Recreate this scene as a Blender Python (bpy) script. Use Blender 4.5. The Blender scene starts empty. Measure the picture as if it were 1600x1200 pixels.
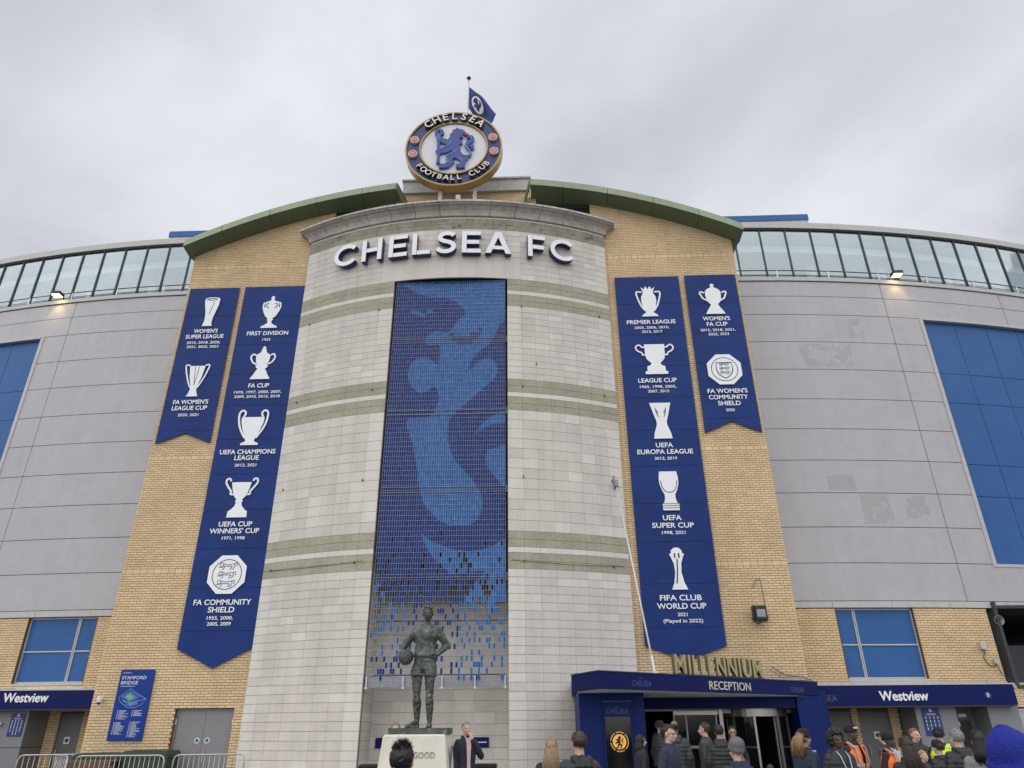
import bpy, math, random
from mathutils import Vector, Matrix
random.seed(7)
SC = bpy.context.scene
COL = SC.collection
rad = math.radians

# ------------------------------------------------------------------ camera, light, exposure
cam_d = bpy.data.cameras.new('camera'); cam = bpy.data.objects.new('camera', cam_d); COL.objects.link(cam)
th, ro, ya = rad(26.03), rad(.39), rad(1.82)
fwd = Vector((-math.sin(ya) * math.cos(th), math.cos(ya) * math.cos(th), math.sin(th)))
rt0 = Vector((math.cos(ya), math.sin(ya), 0)); up0 = rt0.cross(fwd)
rt = math.cos(ro) * rt0 - math.sin(ro) * up0
up = math.sin(ro) * rt0 + math.cos(ro) * up0
cam.matrix_world = Matrix(((rt.x, up.x, -fwd.x, 0), (rt.y, up.y, -fwd.y, 0), (rt.z, up.z, -fwd.z, 1.65), (0, 0, 0, 1)))
cam_d.sensor_width = 36; cam_d.sensor_fit = 'HORIZONTAL'; cam_d.lens = 1105 / 1600 * 36
cam_d.clip_start = .05; cam_d.clip_end = 3000
SC.camera = cam
SUN_EL, SUN_AZ = 60, 196          # soft overcast light, brightest part of the cloud behind the viewer
w = bpy.data.worlds.new('World'); SC.world = w; w.use_nodes = True
nt = w.node_tree; N = nt.nodes; N.clear(); L = nt.links
out = N.new('ShaderNodeOutputWorld'); bg = N.new('ShaderNodeBackground'); bg.inputs[1].default_value = .1
sky = N.new('ShaderNodeTexSky'); sky.sky_type = 'NISHITA'; sky.sun_disc = False
sky.sun_elevation = rad(SUN_EL); sky.sun_rotation = rad(SUN_AZ)
tc = N.new('ShaderNodeTexCoord'); sep = N.new('ShaderNodeSeparateXYZ'); L.new(tc.outputs['Generated'], sep.inputs[0])
zc = N.new('ShaderNodeMath'); zc.operation = 'MAXIMUM'; L.new(sep.outputs[2], zc.inputs[0]); zc.inputs[1].default_value = .06
dx = N.new('ShaderNodeMath'); dx.operation = 'DIVIDE'; L.new(sep.outputs[0], dx.inputs[0]); L.new(zc.outputs[0], dx.inputs[1])
dy = N.new('ShaderNodeMath'); dy.operation = 'DIVIDE'; L.new(sep.outputs[1], dy.inputs[0]); L.new(zc.outputs[0], dy.inputs[1])
cmb = N.new('ShaderNodeCombineXYZ'); L.new(dx.outputs[0], cmb.inputs[0]); L.new(dy.outputs[0], cmb.inputs[1]); cmb.inputs[2].default_value = 3.4
nz = N.new('ShaderNodeTexNoise'); nz.inputs['Scale'].default_value = 1.15; nz.inputs['Detail'].default_value = 5; nz.inputs['Roughness'].default_value = .5; nz.inputs['Distortion'].default_value = .35
L.new(cmb.outputs[0], nz.inputs['Vector'])
cr = N.new('ShaderNodeValToRGB'); L.new(nz.outputs['Fac'], cr.inputs[0])
cr.color_ramp.elements[0].position = .30; cr.color_ramp.elements[0].color = (.355, .362, .40, 1)
cr.color_ramp.elements[1].position = .68; cr.color_ramp.elements[1].color = (.645, .655, .685, 1)
sc10 = N.new('ShaderNodeVectorMath'); sc10.operation = 'SCALE'; sc10.inputs['Scale'].default_value = 9.4; L.new(cr.outputs[0], sc10.inputs[0])
mx = N.new('ShaderNodeMix'); mx.data_type = 'RGBA'; mx.inputs[0].default_value = .90
L.new(sky.outputs[0], mx.inputs[6]); L.new(sc10.outputs[0], mx.inputs[7])
L.new(mx.outputs[2], bg.inputs[0]); L.new(bg.outputs[0], out.inputs[0])
sd = bpy.data.lights.new('sun', 'SUN'); so = bpy.data.objects.new('sun', sd); COL.objects.link(so)
sd.energy = 1.5; sd.angle = rad(125); sd.color = (1, .975, .94)
so.rotation_euler = (rad(90 - SUN_EL), 0, rad(-14))   # shines from behind the camera, high
SC.view_settings.view_transform = 'Standard'; SC.view_settings.look = 'None'
SC.view_settings.gamma = 1; SC.view_settings.exposure = .58
try: SC.view_settings.use_curve_mapping = False
except Exception: pass

# ------------------------------------------------------------------ helpers
OFF = {}
def link(o, parent=None):
    COL.objects.link(o)
    if parent is not None: o.parent = parent
    return o
def tag(o, label, cat, group=None):
    o['label'] = label; o['category'] = cat
    if group: o['group'] = group
    return o
def thing(name, label, cat, loc=(0, 0, 0), group=None, rz=0):
    o = bpy.data.objects.new(name, None); o.location = loc; o.rotation_euler = (0, 0, rz); o.empty_display_size = .2
    link(o); OFF[o] = Vector(loc) if rz == 0 else None
    return tag(o, label, cat, group)
class MB:
    def __init__(s): s.v = []; s.f = []; s.m = []; s.sm = False
    def add(s, vs, fs, mi=0):
        b = len(s.v); s.v.extend(vs); s.f.extend([tuple(i + b for i in f) for f in fs]); s.m.extend([mi] * len(fs))
    def box(s, a, b, mi=0, rz=0, piv=None, sides=None):
        x0, y0, z0 = a; x1, y1, z1 = b
        vs = [(x0, y0, z0), (x1, y0, z0), (x1, y1, z0), (x0, y1, z0), (x0, y0, z1), (x1, y0, z1), (x1, y1, z1), (x0, y1, z1)]
        if rz:
            c, q = math.cos(rz), math.sin(rz); px, py = piv or ((x0 + x1) / 2, (y0 + y1) / 2)
            vs = [(px + (x - px) * c - (y - py) * q, py + (x - px) * q + (y - py) * c, z) for x, y, z in vs]
        s.add(vs, [(0, 1, 5, 4), (1, 2, 6, 5), (2, 3, 7, 6), (3, 0, 4, 7), (4, 5, 6, 7), (0, 3, 2, 1)], mi)
    def prism(s, pts, y0, y1, mi=0, mi_side=None):
        """polygon of (x, z), counter-clockwise seen from the front (-Y), from y0 (front) to y1"""
        a = sum(pts[i][0] * pts[(i + 1) % len(pts)][1] - pts[(i + 1) % len(pts)][0] * pts[i][1] for i in range(len(pts)))
        if a < 0: pts = pts[::-1]
        n = len(pts); ms = mi if mi_side is None else mi_side
        vs = [(x, y0, z) for x, z in pts] + [(x, y1, z) for x, z in pts]
        b = len(s.v); s.v.extend(vs)
        s.f.append(tuple(b + i for i in range(n))); s.m.append(mi)
        s.f.append(tuple(b + n + i for i in reversed(range(n)))); s.m.append(ms)
        for i in range(n):
            j = (i + 1) % n; s.f.append((b + i, b + n + i, b + n + j, b + j)); s.m.append(ms)
    def hprism(s, pts, z0, z1, mi=0):
        """polygon of (x, y) extruded upwards"""
        a = sum(pts[i][0] * pts[(i + 1) % len(pts)][1] - pts[(i + 1) % len(pts)][0] * pts[i][1] for i in range(len(pts)))
        if a < 0: pts = pts[::-1]
        n = len(pts); b = len(s.v)
        s.v.extend([(x, y, z0) for x, y in pts] + [(x, y, z1) for x, y in pts])
        s.f.append(tuple(b + i for i in reversed(range(n)))); s.f.append(tuple(b + n + i for i in range(n))); s.m += [mi, mi]
        for i in range(n):
            j = (i + 1) % n; s.f.append((b + i, b + j, b + n + j, b + n + i)); s.m.append(mi)
    def stroke(s, pts, wd, y0, y1, mi=0, closed=False):
        """flat ribbon of width wd along (x, z) points, with thickness"""
        n = len(pts); Lf = []; Rt = []
        for i in range(n):
            p = pts[i - 1] if (i > 0 or closed) else pts[i]; q = pts[(i + 1) % n] if (i < n - 1 or closed) else pts[i]
            tx, tz = q[0] - p[0], q[1] - p[1]; l = math.hypot(tx, tz) or 1; nx, nz = -tz / l, tx / l
            Lf.append((pts[i][0] + nx * wd / 2, pts[i][1] + nz * wd / 2)); Rt.append((pts[i][0] - nx * wd / 2, pts[i][1] - nz * wd / 2))
        b = len(s.v)
        for k in range(n):
            s.v += [(Lf[k][0], y0, Lf[k][1]), (Rt[k][0], y0, Rt[k][1]), (Lf[k][0], y1, Lf[k][1]), (Rt[k][0], y1, Rt[k][1])]
        for k in range(n if closed else n - 1):
            i = b + 4 * k; j = b + 4 * ((k + 1) % n)
            s.f += [(i, i + 1, j + 1, j), (i + 2, j + 2, j + 3, i + 3), (i, j, j + 2, i + 2), (i + 1, i + 3, j + 3, j + 1)]; s.m += [mi] * 4
        if not closed:
            i = b; j = b + 4 * (n - 1); s.f += [(i, i + 2, i + 3, i + 1), (j, j + 1, j + 3, j + 2)]; s.m += [mi] * 2
    def tube(s, pts, r, seg=8, mi=0, r1=None):
        n = len(pts); b = len(s.v); P = [Vector(p) for p in pts]; a0 = None
        for k in range(n):
            t = (P[min(k + 1, n - 1)] - P[max(k - 1, 0)]).normalized()
            a = (a0 - t * a0.dot(t)) if a0 is not None else t.orthogonal()
            if a.length < 1e-5: a = t.orthogonal()
            a.normalize(); a0 = a; c = t.cross(a)
            rr = r if r1 is None else r + (r1 - r) * k / (n - 1)
            for i in range(seg):
                an = 2 * math.pi * i / seg; s.v.append(tuple(P[k] + a * math.cos(an) * rr + c * math.sin(an) * rr))
        for k in range(n - 1):
            for i in range(seg):
                j = (i + 1) % seg; s.f.append((b + k * seg + i, b + k * seg + j, b + (k + 1) * seg + j, b + (k + 1) * seg + i)); s.m.append(mi)
        s.f.append(tuple(b + i for i in reversed(range(seg)))); s.f.append(tuple(b + (n - 1) * seg + i for i in range(seg))); s.m += [mi, mi]
    def lathe(s, prof, c=(0, 0, 0), seg=24, mi=0, cap=True, axis='Z'):
        b = len(s.v); n = len(prof)
        for r, z in prof:
            for i in range(seg):
                a = 2 * math.pi * i / seg; x, y = r * math.cos(a), r * math.sin(a)
                s.v.append((c[0] + x, c[1] + y, c[2] + z) if axis == 'Z' else (c[0] + x, c[1] - z, c[2] + y))
        for k in range(n - 1):
            for i in range(seg):
                j = (i + 1) % seg; s.f.append((b + k * seg + i, b + k * seg + j, b + (k + 1) * seg + j, b + (k + 1) * seg + i)); s.m.append(mi)
        if cap:
            s.f.append(tuple(b + i for i in reversed(range(seg)))); s.f.append(tuple(b + (n - 1) * seg + i for i in range(seg))); s.m += [mi, mi]
    def ell(s, c, r, seg=14, rings=9, mi=0, rot=None):
        b = len(s.v); c = Vector(c)
        R = rot or Matrix.Identity(3)
        def P(x, y, z): return tuple(c + R @ Vector((x * r[0], y * r[1], z * r[2])))
        s.v.append(P(0, 0, -1))
        for k in range(1, rings):
            t = -math.pi / 2 + math.pi * k / rings
            for i in range(seg):
                a = 2 * math.pi * i / seg; s.v.append(P(math.cos(t) * math.cos(a), math.cos(t) * math.sin(a), math.sin(t)))
        s.v.append(P(0, 0, 1)); e = len(s.v) - 1
        for i in range(seg):
            j = (i + 1) % seg; s.f.append((b, b + 1 + j, b + 1 + i)); s.m.append(mi)
            for k in range(rings - 2):
                q = b + 1 + k * seg; s.f.append((q + i, q + j, q + seg + j, q + seg + i)); s.m.append(mi)
            q = b + 1 + (rings - 2) * seg; s.f.append((q + i, q + j, e)); s.m.append(mi)
    def cap(s, p, q, r0, r1, seg=12, mi=0):
        """tapered capsule"""
        p = Vector(p); q = Vector(q); d = q - p; l = d.length
        if l < 1e-6: s.ell(p, (r0, r0, r0), seg, 8, mi); return
        t = d / l; a = t.orthogonal().normalized(); c = t.cross(a); b = len(s.v); prof = []
        for k in range(1, 4): an = rad(-90 + 30 * k); prof.append((r0 * math.cos(an), r0 * math.sin(an)))
        for k in range(0, 3): an = rad(30 * k); prof.append((r1 * math.cos(an), l + r1 * math.sin(an)))
        s.v.append(tuple(p - t * r0))
        for r, h in prof:
            for i in range(seg):
                an = 2 * math.pi * i / seg; s.v.append(tuple(p + t * h + a * r * math.cos(an) + c * r * math.sin(an)))
        s.v.append(tuple(q + t * r1)); e = len(s.v) - 1; m = len(prof)
        for i in range(seg):
            j = (i + 1) % seg; s.f.append((b, b + 1 + j, b + 1 + i)); s.m.append(mi)
            for k in range(m - 1):
                u = b + 1 + k * seg; s.f.append((u + i, u + j, u + seg + j, u + seg + i)); s.m.append(mi)
            u = b + 1 + (m - 1) * seg; s.f.append((u + i, u + j, e)); s.m.append(mi)
    def loft(s, secs, n=24, mi=0, e=2.4):
        """closed body through (cx, cy, z, rx, ry) rounded sections"""
        b = len(s.v)
        for cx, cy, z, rx, ry in secs:
            for i in range(n):
                a = 2 * math.pi * i / n; ca, sa = math.cos(a), math.sin(a)
                s.v.append((cx + rx * math.copysign(abs(ca) ** (2 / e), ca), cy + ry * math.copysign(abs(sa) ** (2 / e), sa), z))
        for k in range(len(secs) - 1):
            for i in range(n):
                j = (i + 1) % n; f = (b + k * n + i, b + k * n + j, b + (k + 1) * n + j, b + (k + 1) * n + i)
                s.f.append(f if secs[-1][2] > secs[0][2] else f[::-1]); s.m.append(mi)
        f0 = tuple(b + i for i in reversed(range(n))); f1 = tuple(b + (len(secs) - 1) * n + i for i in range(n))
        if secs[-1][2] < secs[0][2]: f0, f1 = f0[::-1], f1[::-1]
        s.f += [f0, f1]; s.m += [mi, mi]
    def mesh(s, name, mats, off=None, smooth=False):
        me = bpy.data.meshes.new(name)
        vs = s.v if off is None else [(x - off[0], y - off[1], z - off[2]) for x, y, z in s.v]
        me.from_pydata(vs, [], s.f)
        for m in (mats if isinstance(mats, (list, tuple)) else [mats]): me.materials.append(m)
        me.polygons.foreach_set('material_index', s.m)
        if smooth: me.polygons.foreach_set('use_smooth', [True] * len(s.f))
        me.update(); return me
    def build(s, name, mats, parent=None, smooth=False, local=False):
        off = None
        if parent is not None and not local: off = OFF.get(parent)
        o = bpy.data.objects.new(name, s.mesh(name, mats, off, smooth)); link(o, parent)
        OFF[o] = off if off is not None else Vector((0, 0, 0))
        return o
def solo(name, mb, mats, label, cat, smooth=False, group=None):
    o = mb.build(name, mats, None, smooth); return tag(o, label, cat, group)
def inst(name, me, loc, parent, rz=0):
    o = bpy.data.objects.new(name, me); link(o, parent)
    of = OFF.get(parent) or Vector((0, 0, 0)); o.location = Vector(loc) - of; o.rotation_euler = (0, 0, rz); return o

# ------------------------------------------------------------------ materials
def mat(name, col, rough=.6, var=.12, scale=6, bump=0, bscale=40, metal=0, big=0, bigscale=.6, spec=.5, coord='POS', stain=None, emit=None, streak=0):
    m = bpy.data.materials.new(name); m.use_nodes = True; t = m.node_tree; n = t.nodes; l = t.links; p = n['Principled BSDF']
    p.inputs['Roughness'].default_value = rough; p.inputs['Metallic'].default_value = metal
    if 'Specular IOR Level' in p.inputs: p.inputs['Specular IOR Level'].default_value = spec
    if coord == 'POS': g = n.new('ShaderNodeNewGeometry').outputs['Position']
    else: g = n.new('ShaderNodeTexCoord').outputs['Object']
    z = n.new('ShaderNodeTexNoise'); z.inputs['Scale'].default_value = scale; z.inputs['Detail'].default_value = 4; l.new(g, z.inputs['Vector'])
    r = n.new('ShaderNodeMapRange'); r.inputs[1].default_value = .3; r.inputs[2].default_value = .7; r.inputs[3].default_value = 1 - var; r.inputs[4].default_value = 1 + var
    l.new(z.outputs['Fac'], r.inputs[0]); fac = r.outputs[0]
    if big:
        z2 = n.new('ShaderNodeTexNoise'); z2.inputs['Scale'].default_value = bigscale; z2.inputs['Detail'].default_value = 6; l.new(g, z2.inputs['Vector'])
        r2 = n.new('ShaderNodeMapRange'); r2.inputs[1].default_value = .35; r2.inputs[2].default_value = .65; r2.inputs[3].default_value = 1 - big; r2.inputs[4].default_value = 1 + big * .4
        l.new(z2.outputs['Fac'], r2.inputs[0]); mu = n.new('ShaderNodeMath'); mu.operation = 'MULTIPLY'; l.new(fac, mu.inputs[0]); l.new(r2.outputs[0], mu.inputs[1]); fac = mu.outputs[0]
    if streak:
        mp = n.new('ShaderNodeMapping'); mp.inputs['Scale'].default_value = (2.6, 2.6, .16); l.new(g, mp.inputs['Vector'])
        z5 = n.new('ShaderNodeTexNoise'); z5.inputs['Scale'].default_value = 1.6; z5.inputs['Detail'].default_value = 7; z5.inputs['Roughness'].default_value = .62; l.new(mp.outputs[0], z5.inputs['Vector'])
        r5 = n.new('ShaderNodeMapRange'); r5.inputs[1].default_value = .42; r5.inputs[2].default_value = .72; r5.inputs[3].default_value = 1; r5.inputs[4].default_value = 1 - streak; l.new(z5.outputs['Fac'], r5.inputs[0])
        mu5 = n.new('ShaderNodeMath'); mu5.operation = 'MULTIPLY'; l.new(fac, mu5.inputs[0]); l.new(r5.outputs[0], mu5.inputs[1]); fac = mu5.outputs[0]
    v = n.new('ShaderNodeVectorMath'); v.operation = 'SCALE'; v.inputs[0].default_value = col[:3]; l.new(fac, v.inputs['Scale'])
    colo = v.outputs[0]
    if stain:
        scol, sscale, thr = stain
        z3 = n.new('ShaderNodeTexNoise'); z3.inputs['Scale'].default_value = sscale; z3.inputs['Detail'].default_value = 8; z3.inputs['Roughness'].default_value = .7; l.new(g, z3.inputs['Vector'])
        r3 = n.new('ShaderNodeMapRange'); r3.inputs[1].default_value = thr; r3.inputs[2].default_value = thr + .12; l.new(z3.outputs['Fac'], r3.inputs[0])
        mm = n.new('ShaderNodeMix'); mm.data_type = 'RGBA'; l.new(r3.outputs[0], mm.inputs[0]); l.new(colo, mm.inputs[6]); mm.inputs[7].default_value = (*scol, 1); colo = mm.outputs[2]
    l.new(colo, p.inputs['Base Color'])
    if bump:
        z4 = n.new('ShaderNodeTexNoise'); z4.inputs['Scale'].default_value = bscale; z4.inputs['Detail'].default_value = 3; l.new(g, z4.inputs['Vector'])
        b = n.new('ShaderNodeBump'); b.inputs['Strength'].default_value = bump; b.inputs['Distance'].default_value = .02; l.new(z4.outputs['Fac'], b.inputs['Height']); l.new(b.outputs[0], p.inputs['Normal'])
    if emit:
        p.inputs['Emission Color'].default_value = (*emit[0], 1); p.inputs['Emission Strength'].default_value = emit[1]
    return m
BR = [mat('brick buff', (.70, .52, .305), .85, .06, 25, .25, 60, big=.10, streak=.07), mat('brick light', (.735, .56, .345), .85, .06, 25, .25, 60, big=.10, streak=.06),
      mat('brick tan', (.665, .485, .275), .85, .07, 25, .25, 60, big=.10, streak=.07), mat('brick warm', (.695, .505, .285), .85, .06, 25, .25, 60, big=.10, streak=.07)]
MORTAR = mat('mortar', (.135, .088, .045), .95, .15, 30, .3, 80)
ST = [mat('stone pale', (.64, .60, .545), .8, .10, 45, .22, 90, big=.07, bigscale=1.1, stain=((.50, .46, .42), 55, .60), streak=.10),
      mat('stone pinkish', (.62, .575, .525), .8, .11, 45, .22, 90, big=.07, bigscale=1.1, stain=((.46, .42, .39), 55, .59), streak=.10),
      mat('stone cream', (.69, .655, .595), .8, .09, 45, .22, 90, big=.06, bigscale=1.1, stain=((.54, .5, .46), 55, .61), streak=.08)]
GREENST = mat('stone green grey', (.375, .36, .275), .85, .12, 14, .2, 80, big=.12, bigscale=1.5)
GREENTOP = mat('stone green grey weathered', (.30, .29, .225), .85, .14, 10, .2, 80, big=.15, bigscale=2, stain=((.13, .125, .105), 2.6, .53))
STJOINT = mat('stone joint', (.22, .205, .18), .95, .1, 20)
CORN = mat('cornice stone', (.47, .435, .395), .85, .14, 7, .2, 50, big=.18, bigscale=1.3, stain=((.20, .18, .16), 2.2, .60))
CORNTOP = mat('cornice weathering', (.50, .475, .43), .9, .2, 9, .2, 60, big=.2, stain=((.28, .26, .23), 5, .55))
GREY = mat('grey cladding', (.435, .43, .45), .42, .03, 3, .02, 25, big=.04, bigscale=.7, streak=.06)
GREYD = mat('grey trim', (.47, .47, .465), .45, .06, 5)
DARKGAP = mat('dark gap', (.05, .05, .055), .9, .1, 8)
BLUEP = mat('blue panel', (.032, .115, .325), .4, .05, 2, big=.06, spec=.25, streak=.05)
ALU = mat('brushed aluminium', (.55, .56, .57), .35, .06, 20, metal=.7)
DMETAL = mat('dark metal', (.035, .04, .05), .4, .15, 9)
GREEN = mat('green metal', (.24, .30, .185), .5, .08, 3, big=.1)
GREENSHADE = mat('green metal shaded', (.12, .16, .09), .55, .08, 3)  # darker copy of the green, with the shade under the eaves put into its colour
CONC = mat('pale concrete', (.50, .485, .45), .85, .1, 8, .15, 40, big=.12)
WHITE = mat('white sign face', (.80, .81, .83), .4, .02, 4)
NAVYS = mat('navy letter side', (.02, .028, .11), .4, .05, 5)
NAVY = mat('navy sign panel', (.004, .010, .085), .5, .05, 2, spec=.15)
BANNER = mat('blue banner sheet', (.006, .031, .170), .5, .06, 1.6, .6, 1.5, big=.14, bigscale=.8, spec=.22)
BANEDGE = mat('banner edge', (.012, .03, .15), .5, .05, 5)
EMBL = mat('white emblem', (.82, .84, .85), .45, .02, 5)
EDARK = mat('emblem line', (.02, .03, .09), .5, .05, 5)
GOLD = mat('gold rim', (.36, .25, .085), .38, .1, 6, metal=.35)
CREAM = mat('cream letter', (.78, .72, .60), .45, .05, 6)
BRONZE = mat('bronze patina', (.070, .084, .070), .5, .30, 9, .6, 22, metal=.3, big=.25, bigscale=3, stain=((.19, .225, .195), 7, .53))
BLACK = mat('black plastic', (.012, .012, .014), .45, .1, 8)

def wall_text(s, cap, width=None, depth=.02, bold=.0, x=0, y=0, z=0, mb=None, mi=0, mi_side=None, align='CENTER', base='MID', rot=0, shear=0, space=1.0, face=0):
    """lettering as geometry in a vertical plane facing -Y; front face at y; returns MB"""
    d = bpy.data.curves.new('text', 'FONT'); d.body = s; d.size = 1; d.offset = bold; d.extrude = .5; d.shear = shear; d.space_character = space; d.resolution_u = 3
    o = bpy.data.objects.new('text', d); COL.objects.link(o); bpy.context.view_layer.update()
    me = o.to_mesh(); vs = [v.co.copy() for v in me.vertices]; fs = [tuple(p.vertices) for p in me.polygons]; nz = [p.normal.z for p in me.polygons]
    o.to_mesh_clear(); bpy.data.objects.remove(o); bpy.data.curves.remove(d)
    mb = mb or MB()
    if not vs: return mb
    x0 = min(v.x for v in vs); x1 = max(v.x for v in vs)
    CAPH = .70
    sz = cap / CAPH; sx = sz if width is None else width / (x1 - x0)
    cx = {'CENTER': (x0 + x1) / 2, 'LEFT': x0, 'RIGHT': x1}[align]; zb = CAPH / 2 if base == 'MID' else 0
    c, q = math.cos(rot), math.sin(rot); b = len(mb.v)
    for v in vs:
        lx, lz = (v.x - cx) * sx, (v.y - zb) * sz
        wx, wy = lx * math.cos(face), lx * math.sin(face)
        dd = (.5 - v.z) * depth
        if rot: wx, lz = lx * c - lz * q, lx * q + lz * c
        mb.v.append((x + wx - dd * math.sin(face), y + wy + dd * math.cos(face), z + lz))
    for f, n_ in zip(fs, nz):
        mb.f.append(tuple(b + i for i in f)); mb.m.append(mi if (mi_side is None or n_ > .5) else mi_side)
    return mb

def inpoly(x, z, P):
    r = False; j = len(P) - 1
    for i in range(len(P)):
        if (P[i][1] > z) != (P[j][1] > z) and x < (P[j][0] - P[i][0]) * (z - P[i][1]) / (P[j][1] - P[i][1]) + P[i][0]: r = not r
        j = i
    return r

# ------------------------------------------------------------------ ground
PAVE = mat('paving', (.33, .32, .30), .85, .18, 3, .25, 30, big=.15)
ASPH = mat('asphalt', (.05, .05, .052), .9, .2, 12, .3, 60)
g = MB(); g.box((-400, -400, -.5), (400, 400, -.004)); o = g.build('ground', ASPH); o['kind'] = 'structure'
g = MB(); 
for i in range(-14, 15):
    for j in range(0, 11):
        x, y = i * 1.2, 9 + j * 1.2
        g.box((x + .006, y + .006, -.02), (x + 1.194, y + 1.194, .0 + random.uniform(0, .003)))
o = g.build('pavement', PAVE); o['kind'] = 'structure'

# ------------------------------------------------------------------ brick walls
XC = -2.65
SPECIAL = (6.08, 9.86, 13.64, 17.55)
def brick_wall(root, x0, x1, z0, z1, face, cond=None, holes=(), hidden=(), nparts=300, special=SPECIAL, phase=0):
    """every brick real geometry; the nearest nparts in view are objects, the others one mesh"""
    bricks = []; z = z0; row = 0; sp = [s for s in special if z0 < s < z1 - .2]
    while z < z1 - .03:
        h = .075; dbl = False
        if sp and z >= sp[0] - .04: h = .15; sp.pop(0); dbl = True
        L_ = .225; x = x0 - L_ + (phase + (0 if (row % 2 and not dbl) else L_ / 2)) % L_
        while x < x1:
            segs = [(max(x, x0), min(x + L_, x1))]
            for hx0, hz0, hx1, hz1 in holes:
                if hz0 - .04 < z + h / 2 - .001 and z + h / 2 < hz1 + .0:
                    ns = []
                    for a, b in segs:
                        if b <= hx0 or a >= hx1: ns.append((a, b)); continue
                        if a < hx0: ns.append((a, hx0))
                        if b > hx1: ns.append((hx1, b))
                    segs = ns
            for a, b in segs:
                if b - a > .04 and (cond is None or cond((a + b) / 2, z + h / 2)): bricks.append((a, b, z, h, L_))
            x += L_
        z += h; row += 1
    def vis(a, b, z): 
        xm = (a + b) / 2
        return not any(hx0 < xm < hx1 and hz0 < z < hz1 for hx0, hz0, hx1, hz1 in hidden)
    full = [k for k, (a, b, z, h, L_) in enumerate(bricks) if abs(b - a - L_) < 1e-4 and h < .1 and z > .6 and vis(a, b, z)]
    def d2(k):
        a, b, z, h, _ = bricks[k]; x = (a + b) / 2; return x * x + face(x)[0] ** 2 + (z - 1.65) ** 2
    full.sort(key=d2); chosen = set(full[:nparts])
    meshes = []
    for m in BR:
        q = MB(); q.box((-.107, -.0, -.0305), (.107, .05, .0305)); meshes.append(q.mesh('brick', m))
    st = MB(); rng = random.Random(11)
    for k, (a, b, z, h, L_) in enumerate(bricks):
        mi = rng.choices((0, 1, 2, 3), (5, 3, 2, 2))[0]; xm = (a + b) / 2; y, ang = face(xm); y += rng.uniform(-.0012, .0018)
        if k in chosen: inst('brick', meshes[mi], (xm, y, z + h / 2), root, ang)
        else: st.box((a + .0055, y, z + .007), (b - .0055, y + .05, z + h - .007), mi, ang, (xm, y))
    o = st.build('brickwork', BR, root); o['kind'] = 'stuff'
flat = lambda y: (lambda x: (y, 0))

BX0, BX1, BY = -12.93, 7.6575, 22.0
def roof_z(x, R=22.3, top=21.16): return top - R + math.sqrt(max(0, R * R - (x + 2.5) ** 2))
blk = thing('brick_entrance_block', 'tall buff brick entrance block with a curved green roof edge', 'building', (XC, 24, 0))
def blk_cond(x, z):
    if -5.15 < x < .1: return z < 20.0
    return z < roof_z(x) - .30
BANNERS = [(-10.69, 3.3, -8.4, 16.65), (-12.8, 10.4, -10.9, 16.65), (3.12, 3.4, 5.47, 16.66), (5.68, 10.4, 7.55, 16.66)]
brick_wall(blk, BX0, BX1, 0, 20.9, flat(BY), blk_cond,
           holes=[(-10.42, -1, -8.72, 2.25), (-8.40, -1, 2.82, 18.5), (2.6, -1, 7.2, 2.7), (-7.65, 18, -5.25, 21.2), (.30, 18, 2.40, 21.2)],
           hidden=BANNERS + [(-12.25, 1.4, -11.2, 3.3), (1, 0, 8.3, 3.05)])
m = MB()
def body_poly(y0, y1, yc):
    pts = [(BX0 + .002, 0), (BX1 - .002, 0)]
    for i in range(25):
        x = BX1 - .002 + (BX0 - BX1 + .004) * i / 24; pts.append((x, roof_z(x) - .45))
    m.prism(pts, y0, y1)
# mortar body in pieces round the openings
def mb_rect(x0, x1, z0, z1): q = MB(); q.box((x0, BY + .013, z0), (x1, BY + .3, z1)); q.build('mortar_bed', MORTAR, blk)
mb_rect(BX0 + .003, -10.42, 0, 2.25); mb_rect(-8.72, -8.3, 0, 2.25)
mb_rect(BX0 + .003, -8.3, 2.252, 17.5); mb_rect(2.7, BX1 - .003, 2.702, 17.5); mb_rect(7.2, BX1 - .003, 0, 2.7)
for lo_, hi_ in ((BX0 + .003, -7.6), (2.35, BX1 - .003)):
    q = MB(); pts = [(lo_, 17.502), (hi_, 17.502)] + [(hi_ + (lo_ - hi_) * k / 12, roof_z(hi_ + (lo_ - hi_) * k / 12) - .28) for k in range(13)]; q.prism(pts, BY + .013, BY + .3); q.build('mortar_bed', MORTAR, blk)
m = MB()
pts = [(BX0 + .05, 0), (-10.6, 0), (-10.6, 2.4), (-8.6, 2.4), (-8.6, 0), (2.5, 0), (2.5, 2.9), (7.3, 2.9), (7.3, 0), (BX1 - .05, 0)]
for i in range(25):
    x = BX1 - .05 + (BX0 - BX1 + .1) * i / 24; pts.append((x, roof_z(x) - .5))
m.prism(pts, BY + .5, BY + 8); m.build('block_core', CONC, blk)
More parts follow.
